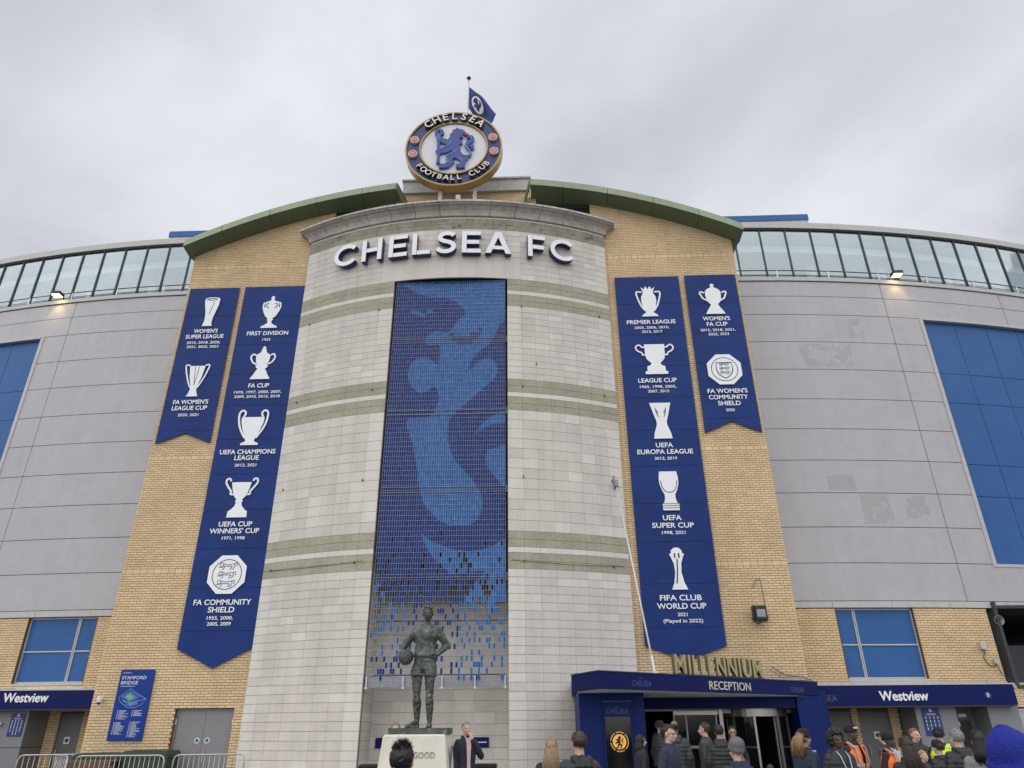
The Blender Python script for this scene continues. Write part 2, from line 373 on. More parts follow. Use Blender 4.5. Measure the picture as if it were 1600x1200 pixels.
for sx, nm in ((BX0, 'left'), (BX1, 'right')):          # brick returns of the block's sides
    m = MB(); z = 0; r = 0
    while z < roof_z(sx) - .6:
        y = BY + .055 + (0 if r % 2 else .1125)
        if r % 2 == 0: m.box((min(sx, sx), BY + .055, z + .005), (sx + (.03 if sx < 0 else -.03), y - .005, z + .07), 0)
        while y < BY + 2.6:
            xa, xb = (sx, sx + .03) if sx < 0 else (sx - .03, sx)
            m.box((xa, y + .005, z + .005), (xb, y + .22, z + .07), random.choice((0, 0, 1, 2, 3))); y += .225
        z += .075; r += 1
    o = m.build('side_brickwork', BR, blk); o['kind'] = 'stuff'
    m = MB(); m.box((min(sx + .012 * (1 if sx < 0 else -1), sx + .2 * (1 if sx < 0 else -1)), BY + .32, 0), (max(sx + .012 * (1 if sx < 0 else -1), sx + .2 * (1 if sx < 0 else -1)), BY + 7.9, roof_z(sx) - .6)); m.build('side_mortar_bed', MORTAR, blk)
# green roof edge, segment by segment
def roof_seg(x0, x1, name):
    m = MB(); n = 4; k = len(m.v); rows = []
    for i in range(n + 1):
        x = x0 + (x1 - x0) * i / n; zt = roof_z(x)
        rows.append([(x, 21.36, zt), (x, 21.30, zt - .34), (x, 22.0, zt - .43), (x, 22.0, zt - .36), (x, 29, zt + .05), (x, 21.40, zt + .03)])
    for r in rows: m.v += r
    for i in range(n):
        for j in range(6):
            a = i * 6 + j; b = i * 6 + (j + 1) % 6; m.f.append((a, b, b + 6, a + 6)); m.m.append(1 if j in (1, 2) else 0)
    m.f.append(tuple(reversed(range(6)))); m.f.append(tuple(n * 6 + q for q in range(6))); m.m += [1, 1]
    m.f = [f[::-1] for f in m.f]
    return m.build('roof_edge_panel', [GREEN, GREENSHADE], blk)
xs = [-13.1, -11.75, -10.0, -8.25, -6.5, -5.17]
for a, b in zip(xs, xs[1:]): roof_seg(a + .008, b - .008, 'l')
xs = [.09, 1.35, 3.05, 4.75, 6.4, 7.95]
for a, b in zip(xs, xs[1:]): roof_seg(a + .008, b - .008, 'r')
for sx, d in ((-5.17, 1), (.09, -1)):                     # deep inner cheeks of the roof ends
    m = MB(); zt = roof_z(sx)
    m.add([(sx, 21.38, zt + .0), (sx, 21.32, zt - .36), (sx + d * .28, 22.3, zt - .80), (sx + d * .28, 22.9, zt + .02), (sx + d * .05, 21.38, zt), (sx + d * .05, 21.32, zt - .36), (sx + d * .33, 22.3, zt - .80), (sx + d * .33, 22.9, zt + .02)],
          [(0, 1, 2, 3), (7, 6, 5, 4), (0, 4, 5, 1), (1, 5, 6, 2), (2, 6, 7, 3), (3, 7, 4, 0)]); m.build('roof_cheek', GREENSHADE, blk)
# louvres under the roof
for a, b in ((-7.65, -5.25), (.30, 2.40)):
    m = MB(); m.box((a, 22.05, 18.4), (b, 22.3, min(roof_z(a), roof_z(b)) - .5)); fr = m.build('louvre', DARKGAP, blk)
    m = MB()
    zt = min(roof_z(a), roof_z(b)) - .55; z = 18.5
    while z < zt: m.add([(a + .03, 21.99, z), (b - .03, 21.99, z), (b - .03, 22.04, z + .05), (a + .03, 22.04, z + .05), (a + .03, 21.99, z - .012), (b - .03, 21.99, z - .012), (b - .03, 22.04, z + .038), (a + .03, 22.04, z + .038)], [(3, 2, 1, 0), (4, 5, 6, 7), (0, 1, 5, 4), (2, 3, 7, 6), (1, 2, 6, 5), (3, 0, 4, 7)]); z += .085
    m.build('louvre_blades', DMETAL, fr)['kind'] = 'stuff'
# stepped centre between the two roof halves
m = MB(); z = 19.0; r = 0
while z < 21.32:
    x = -5.1 - .225 + (0 if r % 2 else .1125)
    while x < .06:
        a, b = max(x, -5.1), min(x + .225, .06)
        if b - a > .04: m.box((a + .005, 22.45, z + .005), (b - .005, 22.5, z + .07), random.choice((0, 0, 1, 2, 3)))
        x += .225
    z += .075; r += 1
m.build('upper_brickwork', BR, blk)['kind'] = 'stuff'
m = MB(); m.box((-5.12, 22.46, 18.5), (.08, 22.8, 21.33)); m.build('upper_mortar_bed', MORTAR, blk)
for i in range(4):
    m = MB(); a = -5.12 + i * 1.3; m.box((a + .006, 22.33, 21.33), (a + 1.294, 22.8, 21.9)); m.build('fascia_stone', CONC, blk)
m = MB(); m.box((-5.16, 22.26, 21.9), (.12, 23, 21.98)); m.build('coping', CORNTOP, blk)

# ------------------------------------------------------------------ stone tower
TX, TY, TR = -2.79, 32.97, 12.42
A1, A0 = math.asin(5.63 / TR), math.asin(1.99 / TR)
DA = (A1 - A0) / 8
def tp(a, r): return (TX + r * math.sin(a), TY - r * math.cos(a))
tow = thing('stone_entrance_tower', 'bowed pale stone tower with green stone bands and a tall recess', 'tower', (TX, 21.5, 0))
m = MB()
RC = TR - .014
def ring(a0, a1, n): return [tp(a0 + (a1 - a0) * i / n, RC) for i in range(n + 1)]
m.hprism(ring(-A1, -A0, 10) + [(-4.78 - .014, 22.4), (TX - 5.63 + .014, 22.4)], 0, 16.0)
m.hprism(ring(A0, A1, 10) + [(TX + 5.63 - .014, 22.4), (-.80 + .014, 22.4)], 0, 16.0)
m.hprism(ring(-A1, A1, 30) + [(TX + 5.63 - .014, 22.4), (TX - 5.63 + .014, 22.4)], 16.003, 18.55)
m.build('tower_core', STJOINT, tow)
rows = []       # (z, h, kind)
z = 0
for i in range(25): rows.append((z, .2334, 'S')); z += .2334
def band(z):
    for h, k in ((.235, 'G'), (.235, 'G'), (.165, 'W'), (.235, 'G'), (.235, 'G')): rows.append((z, h, k)); z += h
    return z
z = band(5.835)
for b in (10.865, 14.79):
    n = 12; hh = (b - z) / n
    for i in range(n): rows.append((z, hh, 'S')); z += hh
    z = band(z)
for i in range(9): rows.append((z, .2345, 'S')); z += .2345
rows += [(z, .235, 'T'), (z + .235, .235, 'T'), (z + .47, 18.56 - z - .47, 'W')]
cells = []
for (z, h, k) in rows:
    for side in (-1, 1):
        for c in range(8):
            cells.append((side * (A0 + (c + .5) * DA), z, h, k, c))
    if z > 15.85:
        n = 8; w_ = 2 * A0 / n
        for c in range(n):
            if z < 16.75: continue
            cells.append((-A0 + (c + .5) * w_, z, h, k, -1))
rng = random.Random(3)
cache = {}
parts_left = 300
cells.sort(key=lambda q: q[1])
stuff = MB(); SM = ST + [GREENST, GREENTOP]
for a, z, h, k, c in cells:
    if z > 15.85 and z < 16.7 and c == 0: continue       # one-piece lintel covers these
    if k == 'G': mi = 3
    elif k == 'T': mi = 4
    elif k == 'W': mi = 2
    else: mi = 2 if c in (0, 7) and rng.random() < .85 else rng.choices((0, 1, 2), (5, 4, 1))[0]
    wd = DA if c >= 0 else 2 * A0 / 8
    if z < 2.3 and c >= 0 and False: pass
    if parts_left > 0 and c >= 0 and z > .45:
        key = (round(h, 3), mi)
        if key not in cache:
            q = MB(); hw = DA * TR / 2 - .0025
            q.box((-hw, 0, .005), (hw, .045, h - .005)); cache[key] = q.mesh('stone_slab', SM[mi])
        x, y = tp(a, TR + rng.uniform(-.0015, .0015)); inst('stone_slab', cache[key], (x, y, z), tow, a); parts_left -= 1
    else:
        x, y = tp(a, TR + rng.uniform(-.0015, .0015)); hw = wd * TR / 2 - .0025
        stuff.box((x - hw, y, z + .005), (x + hw, y + .045, z + h - .005), mi, a, (x, y))
# reveals of the recess and the side returns
for (z, h, k) in rows:
    mi = {'G': 3, 'T': 4, 'W': 2, 'S': rng.choice((0, 2, 2))}[k]
    if z < 15.95:
        for j in range(2):
            ya = 20.76 + j * .72
            stuff.box((-4.80, ya + .004, z + .004), (-4.78, ya + .716, z + h - .004), mi); stuff.box((-.80, ya + .004, z + .004), (-.78, ya + .716, z + h - .004), mi)
    for sx in (-1, 1):
        xe = TX + sx * 5.63; stuff.box((min(xe, xe - sx * .02), 21.96, z + .004), (max(xe, xe - sx * .02), 22.3, z + h - .004), mi)
o = stuff.build('stone_cladding', SM, tow); o['kind'] = 'stuff'
m = MB(); aL = A0 + DA
n = 14
for i in range(n):
    a, b = -aL + 2 * aL * i / n, -aL + 2 * aL * (i + 1) / n
    p, q, r, s_ = tp(a, TR + .002), tp(b, TR + .002), tp(b, TR - .05), tp(a, TR - .05)
    m.add([(*p, 15.902), (*q, 15.902), (*r, 15.902), (*s_, 15.902), (*p, 16.828), (*q, 16.828), (*r, 16.828), (*s_, 16.828)], [(0, 1, 5, 4), (4, 5, 6, 7), (0, 3, 2, 1)])
m.build('lintel_stone', ST[0], tow)
m = MB(); m.box((-4.77, 20.76, 15.90), (-.81, 22.3, 15.96)); m.build('recess_soffit', DMETAL, tow)
# recess back wall
m = MB(); m.box((-4.77, 22.22, 0), (-.81, 22.38, 15.9)); m.build('recess_core', STJOINT, tow)
sl = {}
for mi in range(3):
    q = MB(); q.box((-.291, 0, .004), (.291, .03, .296)); sl[mi] = q.mesh('recess_slab', ST[mi])
st2 = MB()
for r in range(52):
    for c in range(7):
        x = -4.77 + .28 + c * .585; mi = rng.choice((0, 2, 1)); 
        if r < 16 and c < 6: inst('recess_slab', sl[mi], (x, 22.19, r * .3), tow, 0)
        else: st2.box((max(x - .291, -4.765), 22.19, r * .3 + .004), (min(x + .291, -.815), 22.22, r * .3 + .296), mi)
o = st2.build('recess_cladding', ST, tow); o['kind'] = 'stuff'
# cornice
prof = [(0, 18.56), (.07, 18.56), (.09, 18.60), (.10, 18.66), (.15, 18.76), (.26, 18.86), (.36, 18.90), (.36, 18.93), (.42, 18.95), (.42, 19.03), (.20, 19.10), (-.35, 19.12), (-.35, 18.56)]
def amax(o_): return math.asin((5.63 + o_) / (TR + o_))
def corn(f0, f1):
    m = MB(); n = 4; P = len(prof)
    for i in range(n + 1):
        for o_, z in prof: a = amax(o_) * (f0 + (f1 - f0) * i / n); m.v.append((*tp(a, TR + o_), z))
    for i in range(n):
        for j in range(P):
            q = i * P + j; s_ = i * P + (j + 1) % P; m.f.append((q, q + P, s_ + P, s_)); m.m.append(1 if j in (8, 9, 10) else 0)
    m.f.append(tuple(range(P))); m.f.append(tuple(n * P + q for q in reversed(range(P)))); m.m += [0, 0]
    m.build('cornice_stone', [CORN, CORNTOP], tow)
N_C = 13
for i in range(N_C): corn(-1 + 2 * i / N_C + .0016, -1 + 2 * (i + 1) / N_C - .0016)
for sx in (-1, 1):
    m = MB(); P = len(prof)
    for o_, z in prof: m.v.append((*tp(sx * amax(o_), TR + o_), z))
    for o_, z in prof: m.v.append((TX + sx * (5.63 + o_), 22.38, z))
    for j in range(P):
        q, s_ = j, (j + 1) % P; m.f.append((q, q + P, s_ + P, s_) if sx > 0 else (s_, s_ + P, q + P, q)); m.m.append(1 if j in (8, 9, 10) else 0)
    m.f.append(tuple(range(P))); m.f.append(tuple(P + q for q in reversed(range(P)))); m.m += [0, 0]
    m.build('cornice_return', [CORN, CORNTOP], tow)
# small black hooks and a slack wire on the stone bands
HOOKS = [(-0.4281, 14.77), (-0.2002, 14.77), (0.2008, 14.78), (0.434, 14.83), (-0.1995, 11.7), (-0.4359, 11.71), (0.2005, 11.71), (0.4329, 11.72), (0.239, 12.58), (0.1997, 8.63), (0.4376, 8.74), (0.1985, 6.05), (0.4258, 6.01), (-0.4408, 8.63), (-0.2034, 8.6), (-0.4435, 6.07), (-0.2056, 6.07), (0.0056, 18.06)]
for a, z in HOOKS:
    x, y = tp(a, TR + .03); m = MB(); m.box((x - .016, y - .02, z - .02), (x + .016, y + .04, z + .02), 0, a, (x, y)); m.tube([(x, y, z), (x, y - .03, z + .05)], .007, 5); m.build('wall_hook', DMETAL, tow)
for a0, a1, z0, z1, sag in ((.170, .455, 6.08, 6.06, .06), (-.455, -.185, 6.06, 6.12, .05)):
    m = MB(); m.tube([(*tp(a0 + (a1 - a0) * k / 14, TR + .02), z0 + (z1 - z0) * k / 14 - sag * math.sin(math.pi * k / 14)) for k in range(15)], .006, 5); m.build('slack_wire', DMETAL, tow)
m = MB(); m.hprism(ring(-A1, A1, 20) + [(TX + 5.4, 22.8), (TX - 5.4, 22.8)], 18.57, 19.05); m.build('tower_roof', CORNTOP, tow)
# ------------------------------------------------------------------ mosaic screen hung in the recess
TB = [mat('tile navy', (.006, .030, .175), .45, .10, 3, spec=.12), mat('tile navy violet', (.012, .036, .185), .45, .10, 3, spec=.12), mat('tile deep navy', (.005, .024, .15), .45, .10, 3, spec=.12),
      mat('tile mid blue', (.026, .125, .365), .45, .08, 3, spec=.12), mat('tile light blue', (.034, .145, .395), .45, .08, 3, spec=.12), mat('tile sky blue', (.023, .112, .34), .45, .08, 3, spec=.12), mat('tile plum', (.016, .040, .18), .45, .1, 3, spec=.12)]
WIRE = mat('wire steel', (.50, .51, .53), .4, .1, 10, metal=.3)
DARK = [(-4.69, 16.25), (-4.4, 15.75), (-3.94, 15.42), (-3.37, 15.23), (-2.76, 15.14), (-2.26, 14.66), (-2.28, 14.46), (-2.49, 14.3), (-2.81, 13.82), (-3.24, 13.88), (-3.52, 13.7), (-3.6, 13.51), (-3.5, 13.34), (-3.1, 13.31), (-3.12, 12.6), (-3.38, 12.79), (-3.66, 12.84), (-3.94, 12.75), (-4.09, 12.41), (-4.09, 12.1), (-3.95, 11.79), (-3.69, 11.56), (-3.42, 11.63), (-3.22, 11.78), (-3.07, 11.52), (-3.06, 11.22), (-3.18, 10.88), (-3.38, 10.69), (-4.04, 10.6), (-3.92, 10.04), (-3.77, 9.62), (-3.64, 8.93), (-3.52, 8.34), (-3.33, 7.77), (-2.8, 7.25), (-2.3, 7.13), (-1.88, 7.19), (-1.62, 7.53), (-1.6, 7.96), (-1.78, 8.4), (-2.26, 8.95), (-2.53, 9.36), (-2.68, 9.83), (-2.72, 10.3), (-2.64, 10.64), (-2.49, 10.82), (-2.05, 11.25), (-1.47, 11.79), (-1.2, 12.09), (-1.15, 12.44), (-1.34, 12.75), (-1.62, 12.76), (-1.84, 12.59), (-2.04, 12.35), (-2.02, 12.67), (-1.8, 12.98), (-1.43, 13.29), (-0.7, 13.46), (-0.7, 2), (-4.9, 2), (-4.9, 10.28), (-4.9, 16.2)]
LIGHTS = [[(-1.87, 10.05), (-1.46, 10.57), (-1.06, 10.8), (-0.7, 10.89), (-0.7, 10.46), (-1.37, 10.37)], [(-0.7, 9.58), (-1.19, 9.59), (-1.45, 9.48), (-1.51, 9.16), (-1.4, 8.89), (-1.14, 8.57), (-0.7, 8.15)],
          [(-3.41, 6.92), (-3.15, 6.71), (-2.77, 6.54), (-2.36, 6.41), (-1.87, 6.38), (-1.38, 6.46), (-0.7, 6.66), (-0.7, 4.89), (-2.04, 4.91), (-1.77, 5.45), (-1.51, 5.78), (-2.42, 5.71), (-2.58, 5.81), (-2.92, 6.1), (-3.18, 6.42)],
          [(-4.9, 5.56), (-4.5, 5.44), (-4.3, 5.09), (-4.23, 4.78), (-4.9, 4.79)], [(-4.14, 14.74), (-3.85, 14.67), (-3.65, 14.44), (-3.99, 14.56)], [(-3.61, 14.67), (-3.37, 14.74), (-3.46, 14.59)]]
LIP = [(-2.76, 13.76), (-2.47, 13.67), (-1.96, 13.74), (-1.65, 13.95), (-1.72, 13.62), (-1.95, 13.41), (-2.37, 13.33), (-2.61, 13.48)]
STEELM = mat('dull steel', (.26, .27, .29), .5, .1, 10, metal=.3)
def round_poly(P):
    n = len(P); o_ = []
    for i in range(n):
        p0, p1, p2, p3 = P[i - 1], P[i], P[(i + 1) % n], P[(i + 2) % n]
        for k in range(4):
            t = k / 4; o_.append(tuple(.5 * (2 * p1[d] + (p2[d] - p0[d]) * t + (2 * p0[d] - 5 * p1[d] + 4 * p2[d] - p3[d]) * t * t + (3 * p1[d] - p0[d] - 3 * p2[d] + p3[d]) * t ** 3) for d in (0, 1)))
    return o_
DARK = round_poly(DARK); LIGHTS = [round_poly(P) for P in LIGHTS]
def is_light(x, z): return not inpoly(x, z, DARK) or any(inpoly(x, z, P) for P in LIGHTS)
scr = thing('mosaic_screen', 'tall blue mosaic of small hanging tiles showing part of a lion in the tower recess', 'mosaic', (-2.79, 20.8, 2.85))
SX0, SX1, SZ0, SZ1, SY = -4.70, -.885, 2.86, 16.02, 20.78
NCOL, NROW = 55, 83; PX = (SX1 - SX0) / NCOL; PZ = (SZ1 - SZ0) / NROW
rng = random.Random(21); m = MB(); colrun = [rng.random() for _ in range(NCOL)]
for r in range(NROW):
    for c in range(NCOL):
        x = SX0 + (c + .5) * PX; z = SZ0 + (r + .5) * PZ
        light = is_light(x, z)
        low = False
        if z < 4.93:
            keep = .20 + (.12 if z > 4.2 else -.03 if z < 3.8 else 0); low = True
            if c > 40: keep += .10
            # short runs of neighbouring tiles
            if rng.random() > keep: continue
            light = (x < -3.75 and z > 3.5) or x > -2.2 if rng.random() < .9 else rng.random() < .5
        elif z < 7.0:
            miss = .30 if z < 5.55 else .11 if z < 6.4 else .03
            if x < -4.35 and z < 6.3: miss += .2
            if rng.random() < miss: continue
        elif rng.random() < .0006: continue
        u = rng.random()
        if inpoly(x, z, LIP): mi = 6
        elif light: mi = 4 if (u < .28 or (z > 9 and z < 11 and x > -3.6 and u < .6)) else 3 if u < .72 else 5
        else:
            mi = 1 if (z > 9.5 and u < .30) or u < .08 else 0 if u < .78 else 2
            if z < 8 and mi == 1 and u < .1: mi = 0
        t = rng.gauss(0, .006); hw, hh = PX * .455, PZ * .465
        q = len(m.v)
        cs_ = [is_light(x + i_ * hw, z + k_ * hh) for i_ in (-1, 1) for k_ in (-1, 1)]
        if z > 4.93 and mi != 6 and any(cs_) and not all(cs_):      # the printed edge of the picture runs across this tile
            nx_, nz_ = 4, 7
            for a_ in range(nx_ + 1):
                for b_ in range(nz_ + 1): m.v.append((x - hw + 2 * hw * a_ / nx_, SY + t - 2 * t * b_ / nz_, z - hh + 2 * hh * b_ / nz_))
            for a_ in range(nx_):
                for b_ in range(nz_):
                    k_ = q + a_ * (nz_ + 1) + b_; m.f.append((k_, k_ + nz_ + 1, k_ + nz_ + 2, k_ + 1))
                    m.m.append(3 if is_light(x - hw + 2 * hw * (a_ + .5) / nx_, z - hh + 2 * hh * (b_ + .5) / nz_) else 0)
            continue
        m.add([(x - hw, SY + t, z - hh), (x + hw, SY + t, z - hh), (x + hw, SY - t, z + hh), (x - hw, SY - t, z + hh),
               (x - hw, SY + t + .01, z - hh), (x + hw, SY + t + .01, z - hh), (x + hw, SY - t + .01, z + hh), (x - hw, SY - t + .01, z + hh)],
              [(0, 1, 2, 3), (7, 6, 5, 4), (0, 4, 5, 1), (1, 5, 6, 2), (2, 6, 7, 3), (3, 7, 4, 0)], mi)
o = m.build('mosaic_tiles', TB, scr); o['kind'] = 'stuff'
m = MB(); q = .0020
for c in range(NCOL + 1):
    x = SX0 + c * PX; m.box((x - q, SY - .016, SZ0 - .1), (x + q, SY - .012, SZ1))
for r in range(NROW + 1):
    z = SZ0 + r * PZ; m.box((SX0, SY - .021, z - q), (SX1, SY - .017, z + q))
o = m.build('wire_grid', WIRE, scr); o['kind'] = 'stuff'
for z in (13.55, 13.40, 10.90, 10.76, 8.34, 8.17, 5.62):
    m = MB(); m.box((SX0, SY - .04, z - .006), (SX1, SY - .022, z + .006)); m.build('tension_rail', STEELM, scr)
for z in (4.95, 4.45, 3.02):
    m = MB(); m.box((SX0 + .1, SY + .25, z - .02), (SX1, SY + .29, z + .025)); m.build('support_rail', DMETAL, scr)
for z in (13.48, 10.83, 8.25, 5.62):
    m = MB(); m.box((SX1, SY - .06, z - .12), (SX1 + .08, SY + .12, z + .12)); m.build('side_bracket', DMETAL, scr)
m = MB(); m.box((SX0 - .02, SY + .04, 2.70), (SX1 + .02, SY + .12, 2.95)); m.build('bottom_beam', STEELM, scr)
for x in (-4.69, -3.68, -2.62, -1.72, -.90):
    m = MB(); m.box((x - .018, SY - .05, 2.68), (x + .018, SY + .03, 2.98)); m.box((x - .04, SY - .06, 2.65), (x + .04, SY + .03, 2.70)); m.build('beam_bracket', WIRE, scr)
m = MB(); m.box((SX0 + .0, SY + .7, 5.3), (SX1, SY + .75, 15.9)); m.build('dark_backing', DMETAL, scr)

# ------------------------------------------------------------------ banners
def emb(kind, mb, cx, z0, z1, y0, y1):
    h = z1 - z0
    def pf(pr, dy=0):
        pts = [(cx + a * h, z0 + b * h) for a, b in pr] + [(cx - a * h, z0 + b * h) for a, b in reversed(pr) if a > 0]
        mb.prism(pts, y0 - dy, y1)
    def hd(pts, wd=.05):
        for s_ in (-1, 1): mb.stroke([(cx + s_ * a * h, z0 + b * h) for a, b in smooth(pts)], wd * h, y0 + .003, y1)
    def ln(pts, wd=.015, sym=True):
        for s_ in ((-1, 1) if sym else (1,)): mb.stroke([(cx + s_ * a * h, z0 + b * h) for a, b in smooth(pts)], wd * h, y0 - .006, y0 + .01, 1)
    if kind == 'lidded_cup':
        pf([(.22, 0), (.22, .04), (.13, .09), (.06, .14), (.05, .22), (.09, .25), (.06, .29), (.14, .36), (.20, .48), (.215, .58), (.18, .68), (.19, .78), (.19, .81), (.10, .84), (.05, .86), (.035, .91), (.055, .94), (.02, 1)])
        ln([(.08, .62), (.13, .66), (.15, .72), (.12, .77), (.08, .74)], .022); hd([(.19, .5), (.235, .66), (.22, .8)], .04)
    elif kind == 'tall_cup':
        pf([(.27, 0), (.25, .05), (.20, .12), (.14, .25), (.10, .31), (.15, .35), (.17, .4), (.14, .45), (.18, .55), (.19, .66), (.20, .73), (.12, .78), (.06, .83), (.08, .87), (.04, .91), (.05, .95), (.015, 1)])
        hd([(.16, .46), (.25, .50), (.31, .60), (.33, .68), (.28, .76), (.21, .73)], .045)
    elif kind == 'eared_cup':
        pf([(.23, 0), (.23, .05), (.16, .08), (.11, .11), (.13, .17), (.25, .48), (.30, .66), (.30, .79)])
        hd([(.15, .2), (.28, .42), (.35, .6), (.385, .8), (.37, .93), (.30, .985), (.24, .95), (.22, .88), (.26, .80)], .05)
    elif kind == 'handled_goblet':
        pf([(.25, 0), (.24, .15), (.17, .2), (.09, .29), (.07, .38), (.10, .41), (.07, .45), (.16, .56), (.21, .72), (.25, .90)])
        hd([(.18, .58), (.25, .60), (.24, .66), (.33, .78), (.40, .90), (.38, .99), (.31, .99), (.28, .93)], .045)
    elif kind == 'twisted_column':
        mb.prism([(cx + a * h, z0 + b * h) for a, b in [(-.15, 0), (.14, 0), (.115, .12), (.13, .3), (.235, .72), (.245, .96), (.12, 1), (-.08, 1), (-.2, .96), (-.205, .84), (-.12, .45), (-.105, .2)]], y0, y1)
        ln([(-.15, .93), (0, .9), (.17, .93), (.02, .965), (-.15, .935)], .02, False); ln([(0, .4), (.04, .62), (.09, .86)], .014, False)
    elif kind == 'flared_cup':
        pf([(.16, 0), (.12, .1), (.08, .25), (.10, .33), (.17, .6), (.225, .97)])
        hd([(.07, .25), (.14, .35), (.25, .62), (.345, .985), (.22, .985)], .04); ln([(.0, .35), (.03, .65), (.06, .95)], .012)
    elif kind == 'crowned_cup':
        pf([(.23, 0), (.20, .05), (.11, .12), (.10, .16), (.17, .28), (.21, .48), (.20, .66), (.15, .74), (.15, .80)])
        mb.prism([(cx + a * h, z0 + b * h) for a, b in [(-.13, .79), (.13, .79), (.2, .97), (.11, .89), (.06, 1), (0, .89), (-.06, 1), (-.11, .89), (-.2, .97)]], y0 + .002, y1)
        hd([(.11, .17), (.22, .34), (.30, .58), (.33, .8), (.18, .8)], .045); ln([(.23, .72), (.29, .72), (.29, .76), (.23, .76)], .02)
    elif kind == 'square_cup':
        pf([(.33, 0), (.33, .09), (.27, .1), (.26, .26), (.17, .29), (.13, .37), (.2, .43), (.27, .52), (.29, .62), (.30, 1)])
        hd([(.28, .66), (.36, .64), (.39, .72), (.5, .78), (.56, .88), (.52, .96), (.44, .98), (.36, .9), (.30, .92)], .045)
    elif kind == 'hourglass':
        pf([(.235, 0), (.21, .15), (.135, .37), (.13, .47), (.19, .68), (.275, 1)]); ln([(.14, .86), (.11, .7), (.07, .6)], .02); ln([(.10, .80), (.08, .7)], .02)
    elif kind == 'chalice_bands':
        pf([(.20, 0), (.20, .17), (.16, .19), (.13, .30), (.13, .40), (.19, .52), (.235, .68), (.24, .82), (.215, 1)])
        for b in (.06, .115, .165): ln([(.0, b), (.19, b)], .014)
        ln([(.20, .76), (.17, .58), (.09, .48), (0, .455)], .018)
    elif kind == 'globe_column':
        pf([(.19, 0), (.12, .16), (.075, .4), (.09, .62), (.15, .78), (.18, .84), (.13, .87), (.13, .93), (.07, .985), (.01, 1)])
        ln([(-.06, .14), (-.02, .45), (.0, .72)], .03, False); ln([(.05, .75), (.05, .86)], .035)
    elif kind == 'slim_cup':
        pf([(.27, 0), (.22, .10), (.13, .24), (.10, .32), (.16, .38), (.20, .46), (.22, .62), (.22, .74), (.16, .82), (.07, .87), (.03, .9), (.06, .95), (.025, 1)])
        hd([(.18, .44), (.30, .52), (.33, .6), (.37, .68), (.34, .74), (.25, .70)], .045)
    elif kind.startswith('octagon'):
        R_ = h / 2; cz = z0 + R_
        mb.prism([(cx + R_ * 1.02 * math.cos(rad(22.5 + 45 * i)) * 1.04, cz + R_ * 1.06 * math.sin(rad(22.5 + 45 * i))) for i in range(8)], y0, y1)
        mb.stroke([(cx + R_ * .76 * math.cos(rad(10 * i)), cz + R_ * .76 * math.sin(rad(10 * i))) for i in range(36)], .022, y0 - .006, y0 + .01, 1, True)
        k = 1.0 if kind == 'octagon_roundel' else .62
        if k < 1: mb.stroke([(cx + a * R_, cz + b * R_) for a, b in [(-.46, .43), (.46, .43), (.46, -.08), (.36, -.32), (.2, -.48), (0, -.58), (-.2, -.48), (-.36, -.32), (-.46, -.08)]], .03, y0 - .0075, y0 + .01, 1, True)
        for row in (-1, 0, 1):
            lx, lz, sc_ = cx, cz + row * -.44 * R_ * k + (.06 * R_ if k < 1 else 0), .47 * R_ * k
            cir = [(-.72 + .2 * math.cos(rad(30 * q)), .12 + .2 * math.sin(rad(30 * q))) for q in range(13)]
            for qn, pts in enumerate((cir, [(-.52, .22), (-.1, .10), (.3, .16), (.66, .20), (.74, .0)], [(-.5, -.02), (-.15, -.06), (.3, -.04), (.5, -.10)], [(-.55, -.05), (-.8, -.18), (-1.0, -.12)], [(-.42, -.05), (-.46, -.36), (-.6, -.36)], [(.42, -.08), (.34, -.36), (.2, -.36)], [(.74, .0), (.62, -.36), (.48, -.36)], [(.70, .2), (.95, .28), (1.0, .05), (.88, -.08)])):
                mb.stroke([(lx + a * sc_, lz + b * sc_ * 1.05) for a, b in pts], .0155 * (1 if k == 1 else .75), y0 - .008 - .0005 * qn, y0 + .01, 1)
def smooth(pts, n=3):
    if len(pts) < 3: return pts
    o_ = []
    for i in range(len(pts) - 1):
        p0 = pts[max(i - 1, 0)]; p1 = pts[i]; p2 = pts[i + 1]; p3 = pts[min(i + 2, len(pts) - 1)]
        for k in range(n):
            t = k / n; o_.append(tuple(.5 * (2 * p1[d] + (p2[d] - p0[d]) * t + (2 * p0[d] - 5 * p1[d] + 4 * p2[d] - p3[d]) * t * t + (3 * p1[d] - p0[d] - 3 * p2[d] + p3[d]) * t ** 3) for d in (0, 1)))
    return o_ + [pts[-1]]
BAN_Y = 21.93
rb = random.Random(5)
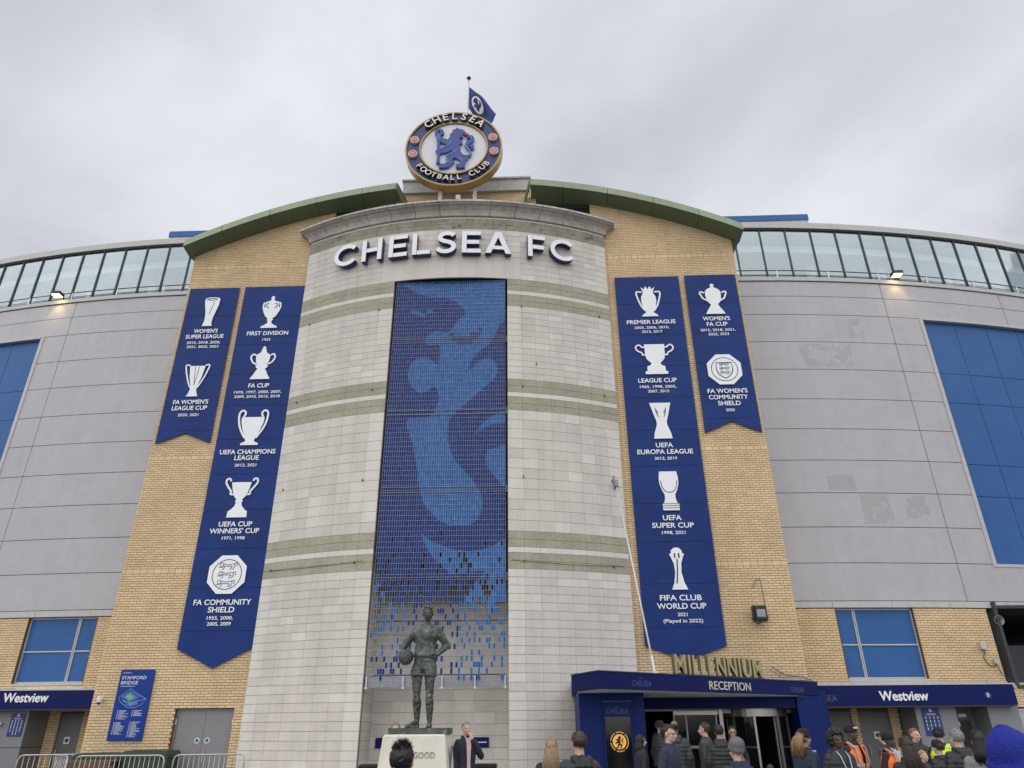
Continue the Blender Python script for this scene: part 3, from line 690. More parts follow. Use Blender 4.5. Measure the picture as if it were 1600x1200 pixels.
def banner(label, x0, x1, ztop, seams, bottom, emblems, titles, years):
    """bottom: list of (x fraction, z) from right to left along the lower edge"""
    xc = (x0 + x1) / 2
    root = thing('trophy_banner', label, 'banner', (xc, BAN_Y, bottom[0][1]), 'blue trophy banners on the brick block')
    edges = [ztop] + seams
    for i in range(len(edges)):
        zt = edges[i]; last = i == len(edges) - 1
        m = MB()
        if last:
            pts = [(x0, zt - .004), (x1, zt - .004)][::-1]
            pts = [(x0, zt - .004)] + [(x0 + (x1 - x0) * f, z) for f, z in reversed(bottom)] + [(x1, zt - .004)]
            m.prism(pts, BAN_Y - .004, BAN_Y + .02, 0, 1)
        else:
            zb = edges[i + 1]; nx, nz = 10, 5; ph = rb.random() * 6; am = rb.uniform(.010, .020)
            b = len(m.v)
            for k in range(nz + 1):
                for j in range(nx + 1):
                    u, v = j / nx, k / nz
                    bul = am * math.sin(math.pi * v) * (.6 + .5 * math.sin(ph + u * 7)) * math.sin(math.pi * u) ** .5 if 0 < u < 1 else 0
                    m.v.append((x0 + (x1 - x0) * u, BAN_Y - bul - .003, zb + .005 + (zt - zb - .01) * v))
            W_ = nx + 1
            for k in range(nz):
                for j in range(nx): m.f.append((b + k * W_ + j, b + k * W_ + j + 1, b + (k + 1) * W_ + j + 1, b + (k + 1) * W_ + j)); m.m.append(0)
            m.box((x0 + .004, BAN_Y + .001, zb + .004), (x1 - .004, BAN_Y + .02, zt - .004), 1)
        m.build('banner_sheet', [BANNER, BANEDGE], root, smooth=not last)
    mb_ = MB()
    for z in seams:
        for f in (.3, .62): mb_.box((x0 + (x1 - x0) * f - .018, BAN_Y - .014, z + .05), (x0 + (x1 - x0) * f + .018, BAN_Y + .01, z + .086)); mb_.box((x0 + (x1 - x0) * f + .05, BAN_Y - .014, z - .07), (x0 + (x1 - x0) * f + .08, BAN_Y + .01, z - .04))
    z = ztop - .15
    while z > max(b_[1] for b_ in bottom):
        for x in (x0 + .05, x1 - .05): mb_.box((x - .016, BAN_Y - .014, z - .016), (x + .016, BAN_Y + .01, z + .016))
        z -= .62
    mb_.build('fixing_clips', DMETAL, root)['kind'] = 'stuff'
    for kind, zt, zb in emblems:
        m = MB(); emb(kind, m, xc + rb.uniform(-.01, .01), zb + .02, zt - .03, BAN_Y - .052, BAN_Y - .028); m.build('trophy_emblem', [EMBL, EDARK], root)
    for s_, z, wd in titles:
        wall_text(s_, .158, wd, .008, .016, xc, BAN_Y - .034, z).build('title_lettering', EMBL, root)
    for s_, z in years:
        wall_text(s_, .10, len(s_) * .0725, .006, .012, xc, BAN_Y - .032, z).build('year_lettering', EMBL, root)
SW = [(1, 10.40), (.5, 10.77), (0, 10.40)]
banner('long pointed blue banner left of the tower, topped by a lidded cup and FIRST DIVISION', -10.69, -8.40, 16.65, [15.34, 14.16, 12.97, 11.76, 10.5, 9.26, 8.05, 6.81, 5.6, 4.35], [(1, 3.87), (.5, 3.31), (0, 3.85)],
       [('lidded_cup', 16.21, 14.8), ('tall_cup', 14.08, 12.72), ('eared_cup', 11.59, 10.25), ('handled_goblet', 9.13, 7.78), ('octagon_roundel', 6.63, 5.39)],
       [('FIRST DIVISION', 14.61, 1.51), ('FA CUP', 12.5, .73), ('UEFA CHAMPIONS', 10.04, 1.88), ('LEAGUE', 9.83, .82), ('UEFA CUP', 7.59, 1.08), ("WINNERS' CUP", 7.37, 1.59), ('FA COMMUNITY', 5.18, 1.77), ('SHIELD', 4.96, .81)],
       [('1955', 14.34), ('1970, 1997, 2000, 2007,', 12.25), ('2009, 2010, 2012, 2018', 12.08), ('2012, 2021', 9.57), ('1971, 1998', 7.14), ('1955, 2000,', 4.72), ('2005, 2009', 4.55)])
banner("short swallow-tailed blue banner headed WOMEN'S SUPER LEAGUE, left edge of the brick block", -12.78, -10.90, 16.64, [15.41, 14.19, 12.98, 11.76, 10.86], SW,
       [('twisted_column', 16.22, 14.94), ('flared_cup', 13.38, 12.1)], [("WOMEN'S", 14.76, .88), ('SUPER LEAGUE', 14.53, 1.39), ("FA WOMEN'S", 11.92, 1.23), ('LEAGUE CUP', 11.69, 1.23)],
       [('2015, 2018, 2020,', 14.28), ('2021, 2022, 2023', 14.11), ('2020, 2021', 11.43)])
banner('long pointed blue banner right of the tower, topped by a crowned cup and PREMIER LEAGUE', 3.12, 5.47, 16.66, [15.48, 14.2, 12.95, 11.74, 10.55, 9.29, 8.05, 6.82, 5.56, 4.3], [(1, 3.78), (.5, 3.40), (0, 3.80)],
       [('crowned_cup', 16.25, 14.91), ('square_cup', 13.81, 12.59), ('hourglass', 11.55, 10.21), ('chalice_bands', 9.12, 7.79), ('globe_column', 6.67, 5.36)],
       [('PREMIER LEAGUE', 14.71, 1.73), ('LEAGUE CUP', 12.38, 1.31), ('UEFA', 10.01, .56), ('EUROPA LEAGUE', 9.78, 1.81), ('UEFA', 7.58, .58), ('SUPER CUP', 7.34, 1.29), ('FIFA CLUB', 5.15, 1.24), ('WORLD CUP', 4.91, 1.45)],
       [('2005, 2006, 2010,', 14.48), ('2015, 2017', 14.31), ('1965, 1998, 2005,', 12.14), ('2007, 2015', 11.97), ('2013, 2019', 9.55), ('1998, 2021', 7.11), ('2021', 4.67), ('(Played in 2022)', 4.49)])
banner("short swallow-tailed blue banner headed WOMEN'S FA CUP, right edge of the brick block", 5.68, 7.55, 16.68, [15.44, 14.24, 13.01, 11.81, 10.92], [(1, 10.41), (.5, 10.82), (0, 10.41)],
       [('slim_cup', 16.28, 14.95), ('octagon_shield', 13.36, 12.13)], [("WOMEN'S", 14.79, .96), ('FA CUP', 14.56, .73), ("FA WOMEN'S", 11.93, 1.34), ('COMMUNITY', 11.70, 1.31), ('SHIELD', 11.47, .76)],
       [('2015, 2018, 2021,', 14.32), ('2022, 2023', 14.15), ('2020', 11.22)])

# ------------------------------------------------------------------ raised letters on the tower
sg = thing('raised_letter_sign', 'large white and navy raised letters CHELSEA FC across the top of the stone tower', 'sign', (TX, 20.3, 16.75))
def glyph(ch):
    """stroked capital in a unit-high box: list of (points, closed), width"""
    def arc(cx, cz, rx, rz, a0, a1, n=20): return [(cx + rx * math.cos(rad(a0 + (a1 - a0) * i / n)), cz + rz * math.sin(rad(a0 + (a1 - a0) * i / n))) for i in range(n + 1)]
    t = .09
    if ch == 'C': return [arc(.50, .5, .50 - t, .5 - t, 40, 320, 30)], .92
    if ch == 'H': return [[(t, 0), (t, 1)], [(.76 - t, 0), (.76 - t, 1)], [(2 * t, .5), (.76 - 2 * t, .5)]], .76
    if ch == 'E': return [[(t, 0), (t, 1)], [(2 * t, 1 - t), (.66, 1 - t)], [(2 * t, .5), (.61, .5)], [(2 * t, t), (.66, t)]], .66
    if ch == 'F': return [[(t, 0), (t, 1)], [(2 * t, 1 - t), (.62, 1 - t)], [(2 * t, .46), (.58, .46)]], .62
    if ch == 'L': return [[(t, 0), (t, 1)], [(2 * t, t), (.62, t)]], .62
    if ch == 'S': return [smooth([(.64, .80), (.56, .885), (.42, .92), (.24, .89), (.135, .77), (.16, .64), (.28, .565), (.45, .51), (.58, .44), (.64, .32), (.60, .18), (.46, .09), (.30, .075), (.15, .12), (.04, .22)], 4)], .72
    if ch == 'A': return [[(.095, 0), (.44, 1)], [(.785, 0), (.44, 1)], [(.24, .28), (.64, .28)]], .88
rad_face = TR + .25
for ch, a, wd in (('C', -18.05, .97), ('H', -13.2, .80), ('E', -8.7, .70), ('L', -4.8, .68), ('S', -.75, .70), ('E', 3.3, .68), ('A', 7.65, .93), ('F', 13.9, .64), ('C', 18.35, .95)):
    st_, gw = glyph(ch); H_ = .93; m = MB(); sx = wd / gw; k = 0
    def tr(p): return ((p[0] - gw / 2) * sx, p[1] * H_)
    if ch == 'A':
        pts = [tr(p) for p in [(0, 0), (.2, 0), (.265, .2), (.615, .2), (.68, 0), (.88, 0), (.54, 1), (.34, 1)]]
        # A as two legs and a bar
        m.prism([tr(p) for p in [(0, 0), (.19, 0), (.44, .76), (.54, 1), (.34, 1)]], 0, .20, 0, 1); m.prism([tr(p) for p in [(.69, 0), (.88, 0), (.54, 1), (.44, .76)]], .0015, .20, 0, 1)
        m.prism([tr(p) for p in [(.24, .19), (.64, .19), (.59, .35), (.29, .35)]], .003, .20, 0, 1)
    else:
        for pts in st_:
            b0 = len(m.f); m.stroke([tr(p) for p in pts], .18 * H_, k * .0015, .20 - k * .001, 0); k += 1
    nf = []
    for i, f in enumerate(m.f):
        ys = [m.v[q][1] for q in f]
        m.m[i] = 0 if max(ys) < .02 else 1
    x, y = tp(rad(a), rad_face); me = m.mesh('letter', [WHITE, NAVYS])
    o = inst('letter', me, (x, y, 16.78), sg, rad(a))

# ------------------------------------------------------------------ club crest on its two posts
CX, CZ, CY = -2.87, 22.02, 20.62
cst = thing('club_crest', 'big round blue club crest with gold rim and a blue lion above the tower', 'crest', (CX, 20.9, 19.05))
CRBLUE = mat('crest blue', (.022, .034, .16), .4, .06, 4); CRWHITE = mat('crest white', (.68, .68, .70), .5, .03, 3); LION_B = mat('lion blue', (.030, .055, .25), .4, .06, 5); LION_E = mat('lion edge blue', (.10, .22, .52), .4, .06, 5)
RED = mat('crest red', (.50, .03, .05), .4, .05, 5)
def disc(r0, r1, y0, y1, mtl, name, seg=72):
    m = MB(); b = 0
    for r, y in ((r0, y1), (r0, y0), (r1, y0), (r1, y1)):
        for i in range(seg): a = 2 * math.pi * i / seg; m.v.append((CX + r * math.cos(a), y, CZ + r * math.sin(a)))
    for k in range(4):
        for i in range(seg):
            j = (i + 1) % seg; p, q = k * seg, ((k + 1) % 4) * seg; m.f.append((p + i, q + i, q + j, p + j)); m.m.append(0)
    return m.build(name, mtl, cst)
disc(.05, 1.86, CY + .06, CY + .36, CRBLUE, 'blue_disc'); disc(1.835, 1.90, CY, CY + .40, GOLD, 'outer_rim'); disc(1.29, 1.345, CY - .02, CY + .10, GOLD, 'inner_rim'); disc(.0001, 1.28, CY + .05, CY + .09, CRWHITE, 'white_centre')
LION = [(0.16, 1.0), (0.24, 0.91), (0.38, 0.88), (0.48, 0.79), (0.52, 0.72), (0.46, 0.66), (0.38, 0.67), (0.34, 0.62), (0.36, 0.56), (0.41, 0.5), (0.4, 0.44), (0.32, 0.49), (0.27, 0.45), (0.28, 0.35), (0.39, 0.28), (0.4, 0.2), (0.35, 0.13), (0.27, 0.13), (0.28, 0.05), (0.32, -0.13), (0.34, -0.29), (0.41, -0.41), (0.55, -0.47), (0.67, -0.43), (0.71, -0.33), (0.68, -0.21), (0.54, -0.08), (0.48, 0.03), (0.5, 0.19), (0.62, 0.29), (0.71, 0.37), (0.69, 0.46), (0.62, 0.46), (0.58, 0.39), (0.55, 0.45), (0.59, 0.54), (0.71, 0.58), (0.81, 0.53), (0.86, 0.42), (0.85, 0.3), (0.76, 0.18), (0.67, 0.12), (0.6, 0.07), (0.63, 0.0), (0.74, 0.09), (0.82, 0.09), (0.87, -0.01), (0.85, -0.13), (0.79, -0.17), (0.71, -0.12), (0.76, -0.06), (0.72, -0.01), (0.66, -0.04), (0.65, -0.09), (0.75, -0.23), (0.77, -0.36), (0.73, -0.5), (0.64, -0.54), (0.63, -0.63), (0.55, -0.74), (0.52, -0.89), (0.52, -1.08), (0.42, -1.05), (0.4, -1.12), (0.33, -1.04), (0.29, -1.12), (0.23, -1.04), (0.19, -1.1), (0.15, -0.98), (0.19, -0.89), (0.32, -0.88), (0.37, -0.79), (0.35, -0.69), (0.21, -0.61), (0.09, -0.56), (0.02, -0.62), (0.01, -0.72), (0.1, -0.77), (0.01, -0.87), (-0.07, -0.98), (-0.16, -1.05), (-0.2, -1.01), (-0.25, -1.09), (-0.29, -1.02), (-0.36, -1.09), (-0.4, -1.02), (-0.48, -1.09), (-0.52, -0.94), (-0.46, -0.87), (-0.26, -0.86), (-0.18, -0.74), (-0.25, -0.59), (-0.23, -0.47), (-0.12, -0.36), (-0.01, -0.27), (-0.02, -0.18), (-0.12, -0.24), (-0.23, -0.29), (-0.42, -0.3), (-0.5, -0.36), (-0.58, -0.31), (-0.61, -0.22), (-0.66, -0.22), (-0.63, -0.14), (-0.51, -0.1), (-0.34, 0.01), (-0.18, 0.1), (-0.25, 0.13), (-0.34, 0.17), (-0.44, 0.25), (-0.53, 0.26), (-0.56, 0.3), (-0.53, 0.36), (-0.54, 0.45), (-0.47, 0.48), (-0.3, 0.42), (-0.19, 0.37), (-0.12, 0.49), (-0.08, 0.58), (-0.13, 0.66), (-0.04, 0.71), (0.01, 0.77), (-0.04, 0.83), (0.04, 0.89), (0.1, 0.91)]
DXL = -.04
m = MB(); m.prism([(CX + DXL + x * .98, CZ + z) for x, z in LION], CY - .07, CY + .05, 0, 1); li = m.build('lion', [LION_B, LION_E], cst)
m = MB()
for pts in ([(-.5, -.13), (-.3, .0), (-.12, .12), (-.05, .3)], [(-.2, -.5), (-.1, -.38), (.1, -.28), (.16, -.15)], [(.7, .35), (.76, .47), (.68, .53)], [(.4, -.44), (.6, -.49), (.72, -.38), (.64, -.18), (.52, .0), (.56, .2)], [(.22, -.6), (.38, -.72), (.4, -.84)], [(-.22, -.56), (-.14, -.75), (-.22, -.84)], [(.3, .78), (.37, .76)], [(.33, .6), (.40, .60)]):
    m.stroke([(CX + DXL + x, CZ + z) for x, z in smooth(pts)], .045, CY - .085, CY - .06)
m.build('lion_highlights', LION_E, li)['kind'] = 'stuff'
m = MB(); m.prism([(CX + DXL + x, CZ + z) for x, z in [(.45, .59), (.53, .68), (.62, .63), (.55, .56)]], CY - .09, CY + .05); m.build('lion_tongue', RED, cst)
m = MB()
m.stroke([(CX - .58 + .115 * math.cos(rad(20 * i)), CZ + .78 + .115 * math.sin(rad(20 * i))) for i in range(18)], .13, CY - .075, CY + .05, 0, True)
m.prism([(CX - .655, CZ + .63), (CX - .605, CZ - .80), (CX - .525, CZ - .80), (CX - .535, CZ + .63)], CY - .078, CY + .05, 0, 1)
m.prism([(CX - .64, CZ - .83), (CX - .50, CZ - .83), (CX - .51, CZ - .60), (CX - .62, CZ - .60)], CY - .082, CY + .05, 0, 1)
for dz in (.60, .52, .44): m.box((CX - .675, CY - .081, CZ + dz - .02), (CX - .52, CY + .04, CZ + dz + .02), 1)
m.build('staff', [LION_B, LION_E], cst)
for i, ch in enumerate('CHELSEA'):
    a = rad(131 - i * 13.9); r = 1.56
    wall_text(ch, .335, None, .17, .014, CX + r * math.cos(a), CY - .12, CZ + r * math.sin(a), mi=0, mi_side=1, rot=a - math.pi / 2).build('letter', [CREAM, mat('letter edge', (.10, .085, .05), .5, .1, 5) if i == 0 else bpy.data.materials['letter edge']], cst)
for i, ch in enumerate('FOOTBALL CLUB'):
    if ch == ' ': continue
    a = rad(217 + i * 8.95); r = 1.585
    wall_text(ch, .235, None, .15, .014, CX + r * math.cos(a), CY - .10, CZ + r * math.sin(a), mi=0, mi_side=1, rot=a + math.pi / 2).build('letter', [CREAM, bpy.data.materials['letter edge']], cst)
for a, kind in ((164, 'ball'), (190, 'rose'), (17, 'ball'), (-9, 'rose')):
    x, z = CX + 1.60 * math.cos(rad(a)), CZ + 1.60 * math.sin(rad(a)); m = MB()
    m.prism([(x + .17 * math.cos(rad(15 * i)), z + .17 * math.sin(rad(15 * i))) for i in range(24)], CY - .05, CY + .06, 1)
    m.prism([(x + .145 * math.cos(rad(15 * i)), z + .145 * math.sin(rad(15 * i))) for i in range(24)], CY - .054, CY, 0)
    if kind == 'ball':
        for d in (-.08, -.027, .027, .08): m.stroke([(x + d, z - .085), (x + d * 1.2, z), (x + d, z + .085)], .016, CY - .058, CY, 1)
        m.stroke([(x - .12, z + .06), (x, z + .085), (x + .12, z + .06)], .014, CY - .06, CY, 1)
    else:
        for k in range(6): a2 = rad(60 * k + 30); m.stroke([(x + .04 * math.cos(a2), z + .04 * math.sin(a2)), (x + .14 * math.cos(a2), z + .14 * math.sin(a2))], .018, CY - .058, CY, 1)
        m.stroke([(x + .045 * math.cos(rad(30 * k)), z + .045 * math.sin(rad(30 * k))) for k in range(12)], .016, CY - .060, CY, 1, True)
    m.build('red_rose' if kind == 'rose' else 'red_ball', [RED, CREAM], cst)
for x in (-3.36, -2.04):
    m = MB(); m.box((x - .07, 20.95, 19.0), (x + .07, 21.09, 21.0)); m.box((x - .16, 20.85, 19.05), (x + .16, 21.2, 19.09)); m.build('post', CORN, cst)
    
def tubeobj(name, pts, r, mtl, label, cat): 
    m = MB(); m.tube(pts, r); return solo(name, m, mtl, label, cat, smooth=True)
cc = thing('security_camera', 'small white camera on the tower roof under the crest', 'camera', (-2.62, 20.8, 19.1))
m = MB(); m.box((-2.70, 20.5, 19.36), (-2.53, 20.85, 19.56)); m.build('housing', GREYD, cc)
m = MB(); m.box((-2.64, 20.7, 19.05), (-2.60, 20.75, 19.36)); m.build('bracket', DMETAL, cc)
# flag
fl = thing('flag', 'blue club flag on a thin pole behind the crest', 'flag', (-2.62, 23, 21.3))
FLAGB = mat('flag cloth', (.020, .055, .22), .8, .15, 4, big=.1)
m = MB(); m.tube([(-2.64, 23, 21.2), (-2.62, 23, 28.5)], .035, 8); m.build('pole', ALU, fl, smooth=True)
m = MB(); m.ell((-2.62, 23, 28.6), (.10, .10, .08)); m.build('finial', DMETAL, fl, smooth=True)
# flag surface, blown to the right and down, with folds
def FP(u, v):
    top = smooth([(-2.60, 28.05), (-2.3, 27.75), (-1.9, 27.2), (-1.35, 26.2)], 8); bot = smooth([(-2.62, 26.75), (-2.42, 26.35), (-2.1, 26.0), (-1.62, 25.6)], 8)
    def at(P, t): t = t * (len(P) - 1); i = min(int(t), len(P) - 2); f = t - i; return [P[i][d] * (1 - f) + P[i + 1][d] * f for d in (0, 1)]
    a, b = at(top, u), at(bot, u); x = a[0] * (1 - v) + b[0] * v; z = a[1] * (1 - v) + b[1] * v
    return (x, 23 + .10 * u * math.sin(9 * u + 3 * v) + .12 * math.sin(4.5 * v + 5 * u) * u, z)
def flagpatch(mb, f, n=18, dy=0, mi=0):
    b = len(mb.v)
    for k in range(n + 1):
        for j in range(n + 1):
            x, y, z = FP(*f(j / n, k / n)); mb.v.append((x, y - dy, z))
    for k in range(n):
        for j in range(n):
            q = b + k * (n + 1) + j; mb.f.append((q, q + n + 1, q + n + 2, q + 1)); mb.m.append(mi)
m = MB(); flagpatch(m, lambda u, v: (u, v), 20, .006); flagpatch(m, lambda u, v: (u, v), 20, -.006); ff = m.build('flag_cloth', FLAGB, fl, smooth=True)
FLW = mat('flag white', (.62, .63, .66), .8, .05, 5)
def ringp(r0, r1, dy, mtl, nm):
    m = MB(); n = 40
    for i in range(n):
        a = 2 * math.pi * i / n
        for r in (r0, r1): x, y, z = FP(.47 + r * .34 * math.cos(a), .50 + r * .42 * math.sin(a)); m.v.append((x, y - dy, z))
    for i in range(n): j = (i + 1) % n; m.f.append((2 * i, 2 * i + 1, 2 * j + 1, 2 * j)); m.m.append(0)
    m.build(nm, mtl, ff)
ringp(.02, .72, .016, FLW, 'badge_disc'); ringp(.72, 1.0, .015, mat('flag navy', (.012, .022, .09), .8, .1, 5), 'badge_ring')
m = MB()
for pts in ([(.35, .25), (.42, .38), (.40, .55), (.35, .68)], [(.42, .4), (.5, .5), (.52, .66)], [(.36, .32), (.30, .45)], [(.45, .3), (.52, .28), (.55, .42), (.5, .55)]):
    b = len(m.v); sp = smooth(pts, 4)
    for (u, v) in sp:
        for d in (-.035, .035): x, y, z = FP(u + .05 + d, v + .03); m.v.append((x, y - .022, z))
    for i in range(len(sp) - 1): m.f.append((b + 2 * i, b + 2 * i + 2, b + 2 * i + 3, b + 2 * i + 1)); m.m.append(0)
m.build('badge_lion', bpy.data.materials['flag navy'], ff)
# ------------------------------------------------------------------ curved wings of the stadium
def clad_mat():
    """grey cladding of the right wing with the marks left by removed signs"""
    m = mat('grey cladding marked', (.435, .43, .45), .42, .03, 3, .02, 25, big=.04, bigscale=.7, streak=.06)
    t = m.node_tree; n = t.nodes; l = t.links; p = n['Principled BSDF']; src = p.inputs['Base Color'].links[0].from_socket
    g = n.new('ShaderNodeNewGeometry'); z = n.new('ShaderNodeTexNoise'); z.inputs['Scale'].default_value = 2.3; z.inputs['Detail'].default_value = 8; z.inputs['Roughness'].default_value = .72; l.new(g.outputs['Position'], z.inputs['Vector'])
    sp = n.new('ShaderNodeSeparateXYZ'); l.new(g.outputs['Position'], sp.inputs[0])
    def M2(op, a, b):
        q = n.new('ShaderNodeMath'); q.operation = op
        for i, v in enumerate((a, b)):
            if isinstance(v, (int, float)): q.inputs[i].default_value = v
            else: l.new(v, q.inputs[i])
        return q.outputs[0]
    tot = None
    for (x0, x1, z0, z1, thr) in ((10.18, 11.21, 9.05, 9.6, .40), (11.2, 12.31, 7.85, 8.93, .43), (12.77, 13.66, 8.05, 8.9, .46), (10.21, 12.3, 13.85, 14.9, .47), (12.3, 12.95, 15.1, 16.1, .50)):
        ax = M2('DIVIDE', M2('ABSOLUTE', M2('SUBTRACT', sp.outputs[0], (x0 + x1) / 2), 0), (x1 - x0) / 2)
        az = M2('DIVIDE', M2('ABSOLUTE', M2('SUBTRACT', sp.outputs[2], (z0 + z1) / 2), 0), (z1 - z0) / 2)
        edge = M2('LESS_THAN', M2('MAXIMUM', ax, az), M2('ADD', .45, M2('MULTIPLY', z.outputs['Fac'], .95)))
        q = M2('MULTIPLY', edge, M2('GREATER_THAN', z.outputs['Fac'], thr)); tot = q if tot is None else M2('MAXIMUM', tot, q)
    mm = n.new('ShaderNodeMix'); mm.data_type = 'RGBA'; l.new(M2('MULTIPLY', tot, .42), mm.inputs[0]); l.new(src, mm.inputs[6]); mm.inputs[7].default_value = (.29, .27, .265, 1); l.new(mm.outputs[2], p.inputs['Base Color'])
    return m
GLASS = bpy.data.materials.new('gallery glass'); GLASS.use_nodes = True
t = GLASS.node_tree; n = t.nodes; n.clear(); l = t.links
o_ = n.new('ShaderNodeOutputMaterial'); mxs = n.new('ShaderNodeMixShader'); gl = n.new('ShaderNodeBsdfGlossy'); tr_ = n.new('ShaderNodeBsdfTransparent'); gl.inputs['Roughness'].default_value = .04
gl.inputs['Color'].default_value = (.85, .92, .95, 1); tr_.inputs['Color'].default_value = (.93, .98, .985, 1)
fr_ = n.new('ShaderNodeLayerWeight'); fr_.inputs['Blend'].default_value = .5; pw = n.new('ShaderNodeMath'); pw.operation = 'POWER'; pw.inputs[1].default_value = 3; l.new(fr_.outputs['Facing'], pw.inputs[0])
ad = n.new('ShaderNodeMath'); ad.operation = 'MULTIPLY_ADD'; ad.inputs[1].default_value = .6; ad.inputs[2].default_value = .17; l.new(pw.outputs[0], ad.inputs[0])
l.new(ad.outputs[0], mxs.inputs[0]); l.new(tr_.outputs[0], mxs.inputs[1]); l.new(gl.outputs[0], mxs.inputs[2]); l.new(mxs.outputs[0], o_.inputs[0])
INW = mat('interior white', (.80, .83, .81), .8, .03, 3); ING = mat('interior grey', (.55, .55, .60), .8, .05, 1.5); INC = mat('interior ceiling', (.80, .82, .82), .8, .05, 2); INB = mat('interior blind', (.40, .42, .44), .8, .05, 2)
def wing(sd, root, gmat, mull0, mstep, win, nm):
    def Yw(d): return 24 + max(0, d - 10.3) ** 2 / 96
    def X(d): return XC + sd * d
    def curved(m, d0, d1, z0, z1, off0, off1, n=6, mi=0):
        """thin curved panel between two distances from the axis; off = offset from the wing face (negative towards viewer)"""
        b = len(m.v)
        for i in range(n + 1):
            d = d0 + (d1 - d0) * i / n
            m.v += [(X(d), Yw(d) + off0, z0), (X(d), Yw(d) + off0, z1), (X(d), Yw(d) + off1, z1), (X(d), Yw(d) + off1, z0)]
        for i in range(n):
            for j in range(4):
                q = b + i * 4 + j; s_ = b + i * 4 + (j + 1) % 4; f = (q, s_, s_ + 4, q + 4); m.f.append(f[::-1] if sd > 0 else f); m.m.append(mi)
        e = b + n * 4; f0 = (b, b + 3, b + 2, b + 1); f1 = (e, e + 1, e + 2, e + 3); m.f += [f0[::-1], f1[::-1]] if sd > 0 else [f0, f1]; m.m += [mi, mi]
        # normals are recalculated by orientation of the ring
    def panel(name, mtl, d0, d1, z0, z1, off0, off1, n=6, parent=None):
        m = MB(); curved(m, d0, d1, z0, z1, off0, off1, n); return m.build(name, mtl, parent or root)
    DE = 26.5
    d_v, d_w = (16.75, 18.05) if sd > 0 else (16.25, 17.28)
    ZR = [5.33, 6.55, 7.76, 8.96, 10.16, 11.36, 12.55, 13.78, 14.97, 16.19, 17.04, 17.74]
    panel('cladding_backing', DARKGAP, 10.25, d_w + .1, 5.33, 17.74, .03, .3, 14); panel('cladding_backing', DARKGAP, d_w + .1, DE, 5.33, 6.5, .03, .3, 12); panel('cladding_backing', DARKGAP, d_w + .1, DE, 16.2, 17.74, .03, .3, 12)
    for i in range(11):
        z0, z1 = ZR[i] + .011, ZR[i + 1] - .011
        panel('cladding_panel', gmat, 10.25, d_v - .011, z0, z1, 0, .028, 8)
        if i == 0 or i >= 9: panel('cladding_panel', gmat, d_v + .011, 22.0, z0, z1, 0, .028, 7); panel('cladding_panel', gmat, 22.022, DE, z0, z1, 0, .028, 6)
        else: panel('cladding_panel', gmat, d_v + .011, d_w - .02, z0, z1, 0, .028, 3)
    # big blue panelled field with its frame
    zb, ztp = 6.56, 16.12
    bp = panel('panel_field_backing', DARKGAP, d_w + .1, DE, zb, ztp, .145, .2, 12)
    dd = [d_w + .13] + [d_w + .1 + 1.4 * k for k in range(1, 6)] + [26.5]; zz = [zb, 8.95, 10.15, 12.60, 13.84, ztp]
    for i in range(6):
        for j in range(5): panel('blue_panel', BLUEP, dd[i] + .009, dd[i + 1] - .009, zz[j] + .009, zz[j + 1] - .009, .115, .14, 3)
    panel('field_frame', GREYD, d_w - .02, d_w + .12, zb - .10, ztp + .10, -.03, .16, 1); panel('field_frame', GREYD, d_w + .122, DE, zb - .10, zb, -.02, .16, 10); panel('field_frame', GREYD, d_w + .122, DE, ztp, ztp + .12, -.06, .16, 10)
    # parapet, glazing, roof edge
    for i in range(7): panel('parapet_cap', GREYD, 10.25 + i * 2.32, 10.25 + (i + 1) * 2.32 - .008, 17.76, 17.93, -.05, .30, 4)
    d = mull0 - XC if sd > 0 else XC - mull0
    ms = [d + mstep * k for k in range(-2, 15) if 10.3 < d + mstep * k < DE]
    eds = [10.25] + ms + [DE]
    for a, b in zip(eds, eds[1:]):
        if b - a > .15: panel('glass_pane', GLASS, a + .03, b - .03, 17.93, 20.46, .20, .212, 2)
    for q in ms:
        m = MB(); m.box((X(q) - .024, Yw(q) + .15, 17.93), (X(q) + .024, Yw(q) + .26, 20.46)); m.build('mullion', DMETAL, root)
    panel('glazing_head', DMETAL, 10.25, DE, 20.44, 20.50, .13, .28, 16)
    for i in range(6): panel('roof_edge', GREYD, 10.25 + i * 2.7, 10.25 + (i + 1) * 2.7 - .006, 20.50, 20.68, .08, .8, 5)
    panel('gallery_roof', GREYD, 10.25, DE, 20.70, 20.80, .1, 5.5, 16)
    panel('gallery_ceiling', INC, 10.25, DE, 20.30, 20.45, 1.25, 5, 16); panel('ceiling_edge', INC, 10.25, DE, 20.36, 20.43, .30, 1.2, 16)
    panel('gallery_bulkhead', INW, 10.25, DE, 19.93, 20.28, 1.0, 1.1, 16)
    panel('gallery_back_wall', ING, 10.25, DE, 17.5, 20.30, 4.2, 4.3, 16); panel('gallery_floor', ING, 10.25, DE, 17.5, 17.6, .5, 4.2, 16)
    k = 0
    for q in ms[::3]:
        m = MB(); m.lathe([(.17, 17.6), (.17, 20.3)], (X(q + .5), Yw(q + .5) + 1.9, 0), 14); m.build('gallery_column', INW, root)
    # hand rail along the parapet
    m = MB()
    for zr, r in ((18.28, .022), (18.07, .012)): m.tube([(X(10.3 + k * .6), Yw(10.3 + k * .6) + .02, zr) for k in range(27)], r, 6)
    m.build('handrail', DMETAL, root, smooth=True)
    for k in range(8):
        q = 12.62 + k * 2.1 if sd > 0 else 12.5 + k * 2.05
        if q < DE: m = MB(); m.box((X(q) - .022, Yw(q) + .0, 17.93), (X(q) + .022, Yw(q) + .05, 18.27)); m.build('rail_post', ALU, root)
